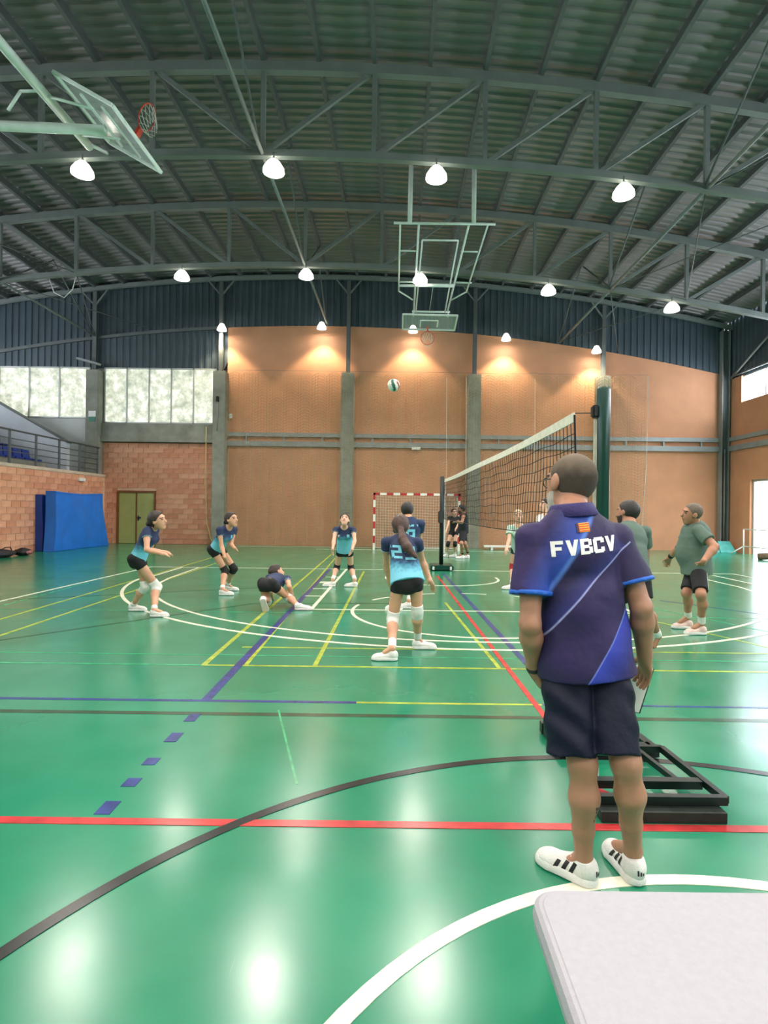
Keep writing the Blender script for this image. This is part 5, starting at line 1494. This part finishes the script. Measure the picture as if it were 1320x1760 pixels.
c1 = team('g1', 'player in profile with white knee pads and dark bun, leftmost on the court', 0.82, 1.14, hem=0.0)
c2 = team('g2', 'crouching player with black knee pads and hair in a bun, left of the diving player', 0.85, 1.14, h=0.010, pads=PAD_B, hem=0.0)
c4 = team('g4', 'player lunging low to the floor with one leg stretched sideways', 0.20, 0.50, h=0.010, hair='flow', J=dict(footupL=(-0.2, 1.0, 0.15)), hem=-0.06, sole=PINK_SOLE, cuff=LBL)
c5 = team('g5', 'player facing the camera looking up, with black knee pads', 0.86, 1.12, h=0.010, skin=SK_P, pads=PAD_B, socks=SOCK_W, sock0=0.74)
p0 = V3(POSE['g6']['head'])
c6 = team('g6', 'player seen from behind with long brown ponytail and white knee pads', 0.84, 1.10, h=0.008, flare=0.032, hairm=HAIR_BR, hair='tail', sock0=0.72,
          tail=[p0 + V3((0.0, -0.15, -0.03)), p0 + V3((0.02, -0.26, -0.12)), p0 + V3((0.07, -0.36, -0.20)), p0 + V3((0.15, -0.42, -0.29))], tailr=[0.03, 0.048, 0.050, 0.022])
cc = dict(fem=False, skin=SK_F, hairm=HAIR_B, hair='short', shirt=shade('b7', [(0.86, (60, 120, 160)), (1.02, (40, 60, 100)), (1.5, NAVY)]), shorts=cloth('dark_navy_shorts', (22, 26, 40)), sfr=0.6, sfit=0.02, sleeve=0.5, socks=SOCK_W, group='volleyball players in navy and blue jerseys', hem=0.04)
person('b7', 'short-haired player seen from behind, standing beyond the ponytail player', cc, 0.010); c7 = cc
c8 = dict(fem=True, skin=SK_P, hairm=HAIR_D, hair='bun', shirt=cloth('black_jersey', (24, 24, 32), 0.2, 0.2), shorts=BLK_SH, sfr=0.28, sleeve=0.42, pads=PAD_B, socks=SOCK_W, group='people in black by the goal')
person('g8', 'player in black jersey, shorts and knee pads standing before the goal', c8, 0.012)
c9 = dict(fem=False, skin=SK_M, hairm=HAIR_B, hair='short', shirt=cloth('black_tank_top', (22, 24, 34), 0.2, 0.2), shorts=BLK_SH, sfr=0.85, sfit=0.025, sleeve=0, socks=cloth('black_sock', (26, 22, 24)), sock0=0.85, hem=0.06, g=1.08, beard=True, group='people in black by the goal')
person('m9', 'bearded man in black sleeveless top and shorts standing by the goal', c9, 0.012)
c10 = dict(fem=True, skin=SK_P, hairm=mat('fair_hair', (186, 160, 130), 0.5, 0, 0.2, 40), hair='bun', shirt=cloth('pale_mint_tee', (178, 204, 190), 0.05, 0.5, 9), shorts=cloth('dark_grey_shorts', (44, 52, 52)), sfr=0.26, sleeve=0.55, sflare=0.02, pads=cloth('red_knit', (170, 34, 42), 0.1), socks=SOCK_W, hem=0.05)
person('g10', 'player in pale mint shirt with red knee pads beyond the net', c10, 0.010)
q0 = V3(POSE['p11']['head'])
c11 = dict(fem=True, skin=SK_P, hairm=HAIR_B, hair='long', shirt=cloth('white_tee', (226, 224, 226), 0.03, 0.5, 9), shorts=BLK_SH, sfr=0.5, sleeve=0.6, sflare=0.02, socks=SOCK_W, hem=0.05,
           tail=[q0 + V3((0.06, 0.05, -0.02)), q0 + V3((0.08, 0.03, -0.12)), q0 + V3((0.08, 0.0, -0.22))], tailr=[0.05, 0.055, 0.03])
person('p11', 'dark-haired person in white shirt seen through the net beside the man\'s head', c11, 0.011)
c12 = dict(fem=False, skin=SK_M, hairm=HAIR_B, hair='short', shirt=DGR, shorts=BLK_SH, sfr=0.75, sfit=0.025, sleeve=0.6, sflare=0.015, socks=SOCK_W, hem=0.08, beard=True, J=dict(footupR=(0.9, -0.3, 0.5)))
person('m12', 'bearded man in grey green shirt half hidden behind the man in navy', c12, 0.009)
C13SHOE = mat('white_and_coral_shoe', (226, 196, 188), 0.6, 0, 0.25, 14)
c13 = dict(fem=False, skin=SK_M, hairm=mat('greying_brown_hair', (104, 90, 78), 0.6, 0, 0.3, 50, 0.4, 90), hair='short', ht=0.005, shirt=DGR, shorts=cloth('black_shorts', (20, 21, 26)), sfr=0.86, sfit=0.014, leg_flare=0.014, sleeve=0.62, sflare=0.018, socks=SOCK_W, sock0=0.66, hem=0.07, g=1.16, belly=True, ag=1.08, fit=0.014, shoe=C13SHOE, sole=WHITE_SHOE, shoe_label='white and coral running shoe')
person('c13', 'stout coach in grey green shirt and black shorts at right', c13, 0.008)
J, t13, o13 = c13['_J'], c13['_t'], c13['_org']
ring(J, J['elR'], J['wrR'], -0.25, 0.92, 0.052, 0.036, 0.008, o13, 'arm_sleeve', cloth('black_compression', (22, 22, 24)), t13)['label'] = 'black compression sleeve'
# white side stripe of the coach's shorts
hp, kn = V3(J['hipL']), V3(J['knL'])
qs = grid_rect(hp + V3((0.055, 0, 0)) + (kn - hp) * 0.05, V3((0.022, 0, 0)), (kn - hp) * 0.75, 0, 1, 0, 1, 8)
decal(c13, qs, SOCK_W, 'side_stripe', (0, 1, 0), c13['_shorts'])
# prints on the team jerseys
PRN = mat('light_blue_print', (120, 200, 222), 0.7, 0, 0.1, 20); PRW = mat('white_print', (230, 230, 228), 0.7, 0, 0.05, 20)
nk, pv = V3(POSE['g6']['neck']), V3(POSE['g6']['pel'])
up_ = unit(nk - pv)
o6 = nk - up_ * 0.22 + V3((-0.125, 0, 0))
decal(c6, text_quads('2', o6, (1, 0, 0), up_, 0.13, 0.15), PRN, 'back_number', (0, 1, 0), c6['_shirt'])
decal(c6, text_quads('9', o6 + V3((0.14, 0, -0.01)), (1, 0, 0), up_, 0.13, 0.15), PRN, 'back_number', (0, 1, 0), c6['_shirt'])
nk = V3(POSE['b7']['neck'])
decal(c7, text_quads('9', nk + V3((-0.03, 0, -0.36)), (1, 0, 0), (0, 0, 1), 0.15, 0.22), PRN, 'back_number', (0, 1, 0), c7['_shirt'])
decal(c7, grid_rect(nk + V3((-0.08, 0, -0.10)), (1, 0, 0), (0, 0, 1), 0, 0.22, 0, 0.03, 3), PRN, 'name_strip', (0, 1, 0), c7['_shirt'])
for cc_, key, d in ((c5, 'g5', (0, 1, 0)), (c2, 'g2', (-0.3, 1, 0))):
    nk = V3(POSE[key]['neck'])
    decal(cc_, grid_rect(nk + V3((-0.12, 0, -0.17)), (1, 0, 0), (0, 0, 1), 0, 0.035, 0, 0.04, 2), PRW, 'chest_mark', d, cc_['_shirt'])
    decal(cc_, grid_rect(nk + V3((0.05, 0, -0.18)), (1, 0, 0), (0, 0, 1), 0, 0.05, 0, 0.055, 2), PRN, 'chest_mark', d, cc_['_shirt'])
    decal(cc_, text_quads('7', nk + V3((-0.04, 0, -0.30)), (1, 0, 0), (0, 0, 1), 0.055, 0.07), PRN, 'chest_number', d, cc_['_shirt'])

# ---------------------------------------------------------------- the man in navy, near right
def man_shirt():
    ft = (V3(POSE['man']['anL']) + V3(POSE['man']['anR'])) / 2
    m = bpy.data.materials.new('navy_polo_with_blue_light_streaks'); m.use_nodes = True
    nt, N, L = nodes_of(m); b = N['Principled BSDF']
    tc = N.new('ShaderNodeTexCoord'); sp = N.new('ShaderNodeSeparateXYZ'); L.new(tc.outputs['Object'], sp.inputs[0])
    def math_(op, a, b_=None, c_=None):
        n = N.new('ShaderNodeMath'); n.operation = op
        for i, x in enumerate((a, b_, c_)):
            if x is None: continue
            if isinstance(x, (int, float)): n.inputs[i].default_value = x
            else: L.new(x, n.inputs[i])
        return n.outputs[0]
    def dist(p, q, bow=0.0):
        """signed distance to the printed streak p-q in x-z, and position along it; right-hand side positive"""
        px, pz, qx, qz = p[0] - ft[0], p[1], q[0] - ft[0], q[1]
        l = math.hypot(qx - px, qz - pz); tx, tz = (qx - px) / l, (qz - pz) / l
        s = math_('MULTIPLY_ADD', sp.outputs[0], tx, math_('MULTIPLY_ADD', sp.outputs[2], tz, -(px * tx + pz * tz)))
        d = math_('MULTIPLY_ADD', sp.outputs[0], -tz, math_('MULTIPLY_ADD', sp.outputs[2], tx, (px * tz - pz * tx)))
        u_ = math_('DIVIDE', s, l)
        if bow:
            d = math_('ADD', d, math_('MULTIPLY', math_('MULTIPLY', u_, math_('SUBTRACT', 1.0, u_)), bow))
        return d, u_
    def band(d, w0): # soft line
        a = math_('ABSOLUTE', d)
        r = N.new('ShaderNodeMapRange'); r.interpolation_type = 'SMOOTHSTEP'
        r.inputs[1].default_value = w0; r.inputs[2].default_value = 0.0; L.new(a, r.inputs[0]); return r.outputs[0]
    def side(d, w0, sgn): # glow fading away on one side of a streak
        x = math_('MULTIPLY', d, sgn)
        r = N.new('ShaderNodeMapRange'); r.inputs[1].default_value = w0; r.inputs[2].default_value = 0.0; L.new(x, r.inputs[0])
        g = math_('GREATER_THAN', x, 0.0)
        return math_('MULTIPLY', r.outputs[0], g)
    def inside(u_, a, b_):
        return math_('MULTIPLY', math_('GREATER_THAN', u_, a), math_('LESS_THAN', u_, b_))
    nz = N.new('ShaderNodeTexNoise'); nz.inputs['Scale'].default_value = 3.5; L.new(tc.outputs['Object'], nz.inputs['Vector'])
    r0 = N.new('ShaderNodeValToRGB'); L.new(nz.outputs['Fac'], r0.inputs['Fac'])
    r0.color_ramp.elements[0].position = 0.38; r0.color_ramp.elements[0].color = lin((22, 18, 62)) + (1,)
    r0.color_ramp.elements[1].position = 0.66; r0.color_ramp.elements[1].color = lin((44, 28, 84)) + (1,)
    col = r0.outputs['Color']
    def over(col, fac, rgb, k=1.0):
        mx = N.new('ShaderNodeMix'); mx.data_type = 'RGBA'
        L.new(math_('MULTIPLY', fac, k), mx.inputs[0]); L.new(col, mx.inputs[6]); mx.inputs[7].default_value = lin(rgb) + (1,)
        return mx.outputs[2]
    A = dist((0.780, 1.445), (0.598, 1.135)); B = dist((0.919, 1.323), (0.566, 0.926), 0.09); B2 = dist((0.86, 1.27), (0.62, 1.01), 0.05); C = dist((0.902, 1.056), (0.758, 0.836))
    col = over(col, math_('MULTIPLY', side(A[0], 0.13, -1), inside(A[1], -0.1, 1.08)), (44, 84, 190), 0.8)
    col = over(col, math_('MULTIPLY', band(A[0], 0.016), inside(A[1], -0.2, 1.1)), (96, 136, 224), 0.75)
    col = over(col, math_('MULTIPLY', side(B[0], 0.07, -1), inside(B[1], 0.0, 1.05)), (40, 56, 140), 0.45)
    col = over(col, math_('MULTIPLY', band(B[0], 0.0055), inside(B[1], -0.05, 1.05)), (168, 172, 226), 0.85)
    col = over(col, math_('MULTIPLY', band(B2[0], 0.004), inside(B2[1], 0.0, 1.0)), (120, 126, 190), 0.55)
    col = over(col, math_('MULTIPLY', side(C[0], 0.14, 1), inside(C[1], -0.3, 1.2)), (44, 66, 190), 0.75)
    col = over(col, math_('MULTIPLY', band(C[0], 0.005), inside(C[1], -0.2, 1.2)), (124, 138, 226), 0.7)
    L.new(col, b.inputs['Base Color']); b.inputs['Roughness'].default_value = 0.7
    n2 = N.new('ShaderNodeTexNoise'); n2.inputs['Scale'].default_value = 7; n2.inputs['Detail'].default_value = 3; L.new(tc.outputs['Object'], n2.inputs['Vector'])
    bp = N.new('ShaderNodeBump'); bp.inputs['Strength'].default_value = 0.5; bp.inputs['Distance'].default_value = 0.03; L.new(n2.outputs['Fac'], bp.inputs['Height']); L.new(bp.outputs['Normal'], b.inputs['Normal'])
    return m
def fold(X, Y, Z):
    return 0.004 * np.sin(X * 30 + Z * 14) * np.sin(Z * 11 + Y * 6 + 1) + 0.003 * np.sin(X * 13 - Z * 31 + Y * 10)
def sfold(X, Y, Z):
    return 0.0065 * np.sin((X * 0.75 + Z) * 50 + Y * 12) * (0.5 + 0.5 * np.sin(X * 17 + Z * 5)) + 0.003 * np.sin(X * 40 + Z * 8)
HAIR_G = shade('greying_hair', [(1.42, (150, 134, 122)), (1.52, (112, 98, 88)), (1.60, (80, 69, 61)), (1.65, (126, 111, 96)), (1.72, (164, 146, 128))], 2, 0.9, 0.03)
_nt, _N, _L = nodes_of(HAIR_G)
_z = _N.new('ShaderNodeTexNoise'); _z.inputs['Scale'].default_value = 140
_p = _N.new('ShaderNodeBump'); _p.inputs['Strength'].default_value = 0.9; _p.inputs['Distance'].default_value = 0.01
_L.new(_z.outputs['Fac'], _p.inputs['Height']); _L.new(_p.outputs['Normal'], _N['Principled BSDF'].inputs['Normal'])
cm = dict(fem=False, skin=SK_D, hairm=HAIR_G, hair='short', ht=0.0045, hang=(-0.042, 0, 0), shirt=man_shirt(), shorts=mat('navy_woven_shorts', (9, 16, 38), 0.6, 0, 0.15, 6, 0.35, 14, spec=0.25), sfr=0.93, sfit=0.010, leg_flare=0.032, level=True,
          sleeve=0.66, sflare=0.018, fit=0.014, hem=0.085, flare=0.032, cuff=mat('bright_blue_trim', (30, 96, 200), 0.6, 0, 0.08, 20), cuffw=0.05, wob=fold, swob=sfold, fine=True, g=1.0, lg=1.0, ag=1.0, hs=1.14, beard=True,
          beardm=mat('white_stubble', (190, 178, 168), 0.8, 0, 0.1, 80), shirt_label='navy polo shirt with blue streaks', shoe_label='white running shoe with three black stripes')
person('man', 'man in navy polo and shorts watching from behind, standing by the white table', cm, 0.006)
J, tm, om = cm['_J'], cm['_t'], cm['_org']
# lettering and flag on the back
ang = 0.115
ex = V3((math.cos(ang), 0, math.sin(ang))); ez = V3((-math.sin(ang) * 0.3, 0, 1))
LW = mat('white_shirt_print', (238, 238, 238), 0.6, 0, 0.03, 30)
decal(cm, text_quads('FVBCV', (0.607, 2.0, 1.278), ex, ez, 0.0545, 0.060, 0.10), LW, 'back_lettering', (0, 1, 0), cm['_shirt'])
ff = V3((0.713, 2.0, 1.376))
decal(cm, grid_rect(ff, ex, ez, 0, 0.046, 0, 0.036, 3), mat('yellow_flag_print', (236, 176, 50), 0.6, 0, 0.05, 30), 'flag_patch', (0, 1, 0), cm['_shirt'])
for i in range(4):
    decal(cm, grid_rect(ff, ex, ez, 0, 0.046, 0.003 + 0.0088 * i, 0.0068 + 0.0088 * i, 2), mat('red_flag_print', (206, 60, 40), 0.6, 0, 0.05, 30), 'flag_stripe', (0, 1, 0), cm['_shirt'], off=0.0045)
decal(cm, grid_rect(ff + ex * -0.008, ex, ez, 0, 0.010, 0.0, 0.036, 2), mat('dark_flag_print', (60, 40, 60), 0.6, 0, 0.05, 30), 'flag_edge', (0, 1, 0), cm['_shirt'], off=0.0045)
# collar
U, S, Fv = frame_of(J); N_ = V3(J['neck']) - om
cb = MB(); pr = []
nseg = 28
hd = unit(V3(J['head']) - V3(J['neck']))
for i in range(nseg):
    th = 2 * PI * i / nseg
    rd_ = S * math.cos(th) - Fv * math.sin(th)
    c0 = N_ + Fv * 0.012
    dz = 0.012 * (-math.sin(th))
    for r, z in ((0.074, 0.062), (0.080, 0.066), (0.087, 0.060), (0.108, 0.014), (0.104, 0.010), (0.078, 0.050)):
        pr.append(c0 + rd_ * r * (1.0 if abs(math.sin(th)) < 0.6 else 0.95) + U * (z + dz * 0 - 0.012))
fs_ = [(i * 6 + k, i * 6 + (k + 1) % 6, ((i + 1) % nseg) * 6 + (k + 1) % 6, ((i + 1) % nseg) * 6 + k) for i in range(nseg) for k in range(6)]
cb.add(pr, fs_).build('collar', mat('navy_collar_knit', (44, 34, 96), 0.7, 0, 0.08, 20, 0.2, 120), tm, smooth=True)
# glasses
fd, up, sd = head_frame(J); H = V3(J['head']) - om
GL = mat('black_glasses_frame', (18, 18, 20), 0.3, 0, 0.1, 10)
g = MB()
for s in (-1, 1):
    cc_ = H + fd * 0.108 + sd * s * 0.036 + up * 0.012
    g.sweep([cc_ + sd * 0.030 * math.cos(a) + up * 0.022 * math.sin(a) - fd * 0.012 * abs(math.cos(a)) for a in np.linspace(0, 2 * PI, 17)[:-1]], 0.005, n=5, closed=True)
g.sweep([H + fd * 0.108 - sd * 0.008 + up * 0.016, H + fd * 0.108 + sd * 0.008 + up * 0.016], 0.005, n=5)
fr_ = g.build('glasses', GL, tm)
for s in (-1, 1):
    MB().sweep([H + fd * 0.100 + sd * s * 0.066 + up * 0.016, H + fd * 0.03 + sd * s * 0.088 + up * 0.014, H - fd * 0.015 + sd * s * 0.088 + up * 0.010, H - fd * 0.03 + sd * s * 0.086 - up * 0.015], 0.005, n=5).build('temple_arm', GL, fr_)
# watch on the left wrist
wr, el = V3(J['wrL']), V3(J['elL'])
ring(J, el, wr, 0.90, 0.99, 0.034, 0.034, 0.004, om, 'wrist_watch', mat('dark_watch_strap', (40, 34, 32), 0.5, 0, 0.1, 20), tm)
# stripes on the shoes
for s in 'LR':
    sh = J['shoe' + s]
    for me_side in (1, -1):
        for i in range(3):
            x = 0.080 + 0.034 * i
            bvh = BVHTree.FromPolygons([v_.co for v_ in sh.data.vertices], [p_.vertices for p_ in sh.data.polygons])
            v = []; f = []
            rows = 6
            for k in range(rows):
                z = 0.028 + (0.082 - 0.010 * i - 0.028) * k / (rows - 1)
                for dx in (0, 0.019):
                    hit = bvh.ray_cast(Vector((x + dx + (z - 0.03) * 0.45 * -1 + 0.012, 0.2 * me_side, z)), Vector((0, -me_side, 0)))
                    p_ = hit[0] if hit[0] else Vector((x, 0.03 * me_side, z))
                    v.append(p_ + Vector((0, me_side * 0.0015, 0)))
            v += [p_ - Vector((0, me_side * 0.002, 0)) for p_ in v]
            n_ = rows * 2
            for k in range(rows - 1):
                a = 2 * k
                f += [(a, a + 1, a + 3, a + 2), (n_ + a, n_ + a + 2, n_ + a + 3, n_ + a + 1)]
            MB().add(v, f).build('shoe_stripe', BLACK, sh)
# three small bars on each heel
for s in 'LR':
    sh = J['shoe' + s]
    bvh = BVHTree.FromPolygons([v_.co for v_ in sh.data.vertices], [p_.vertices for p_ in sh.data.polygons])
    for i in range(3):
        v = []
        for k in range(4):
            z = 0.046 + (0.012 + 0.005 * i) * k / 3
            for dy in (-0.0035, 0.0035):
                hit = bvh.ray_cast(Vector((-0.3, -0.011 + 0.011 * i + dy, z)), Vector((1, 0, 0)))
                v.append((hit[0] if hit[0] else Vector((0, 0, z))) - Vector((0.0012, 0, 0)))
        v += [p_ + Vector((0.003, 0, 0)) for p_ in v]
        MB().add(v, [(2 * k, 2 * k + 1, 2 * k + 3, 2 * k + 2) for k in range(3)] + [(8 + 2 * k, 8 + 2 * k + 2, 8 + 2 * k + 3, 8 + 2 * k + 1) for k in range(3)]).build('heel_bar', BLACK, sh)
# small tattoo on the left calf
cal = V3(J['knL']) * 0.55 + V3(J['anL']) * 0.45
bodyo = [o for o in tm.children if o.name.startswith('body')][0]
qs = []
for (a, b_, w_, h_) in ((0.030, 0.0, 0.008, 0.03), (0.036, 0.016, 0.010, 0.012), (0.026, 0.02, 0.006, 0.012), (0.034, -0.028, 0.006, 0.018), (0.028, -0.04, 0.005, 0.010)):
    qs += grid_rect(V3((cal[0], 1.5, cal[2])), (1, 0, 0), (0, 0, 1), a, a + w_, b_, b_ + h_, 2)
decal(cm, qs, mat('dark_tattoo_ink', (70, 56, 52), 0.6, 0, 0.2, 40), 'tattoo', (0, 1, 0), bodyo, off=0.001)
# score sheets on a clipboard in the right hand
wr, ha = V3(J['wrR']), V3(J['tipR'])
t = thing('clipboard', 'clipboard with white score sheets held low in the man\'s right hand', 'clipboard', (float(ha[0]), float(ha[1]), float(ha[2])))
def sheet(off, th, m, nm, grow=0.0):
    q = [V3((0.975, 2.515, 0.800)), V3((1.125 + grow, 2.490, 0.775)), V3((1.075 + grow, 2.515, 0.575 - grow)), V3((0.945, 2.540, 0.590 - grow))]
    n = unit(np.cross(q[1] - q[0], q[3] - q[0])); n = n if n[1] < 0 else -n
    v = [p + n * off - ha for p in q] + [p + n * (off + th) - ha for p in q]
    return MB().add(v, [(0, 3, 2, 1), (4, 5, 6, 7), (0, 1, 5, 4), (1, 2, 6, 5), (2, 3, 7, 6), (3, 0, 4, 7)]).build(nm, m, t)
sheet(0.0, 0.004, GREY_DK, 'board', 0.006)
sheet(0.0045, 0.004, mat('white_paper', (226, 226, 226), 0.8, 0, 0.04, 10), 'paper_sheet')
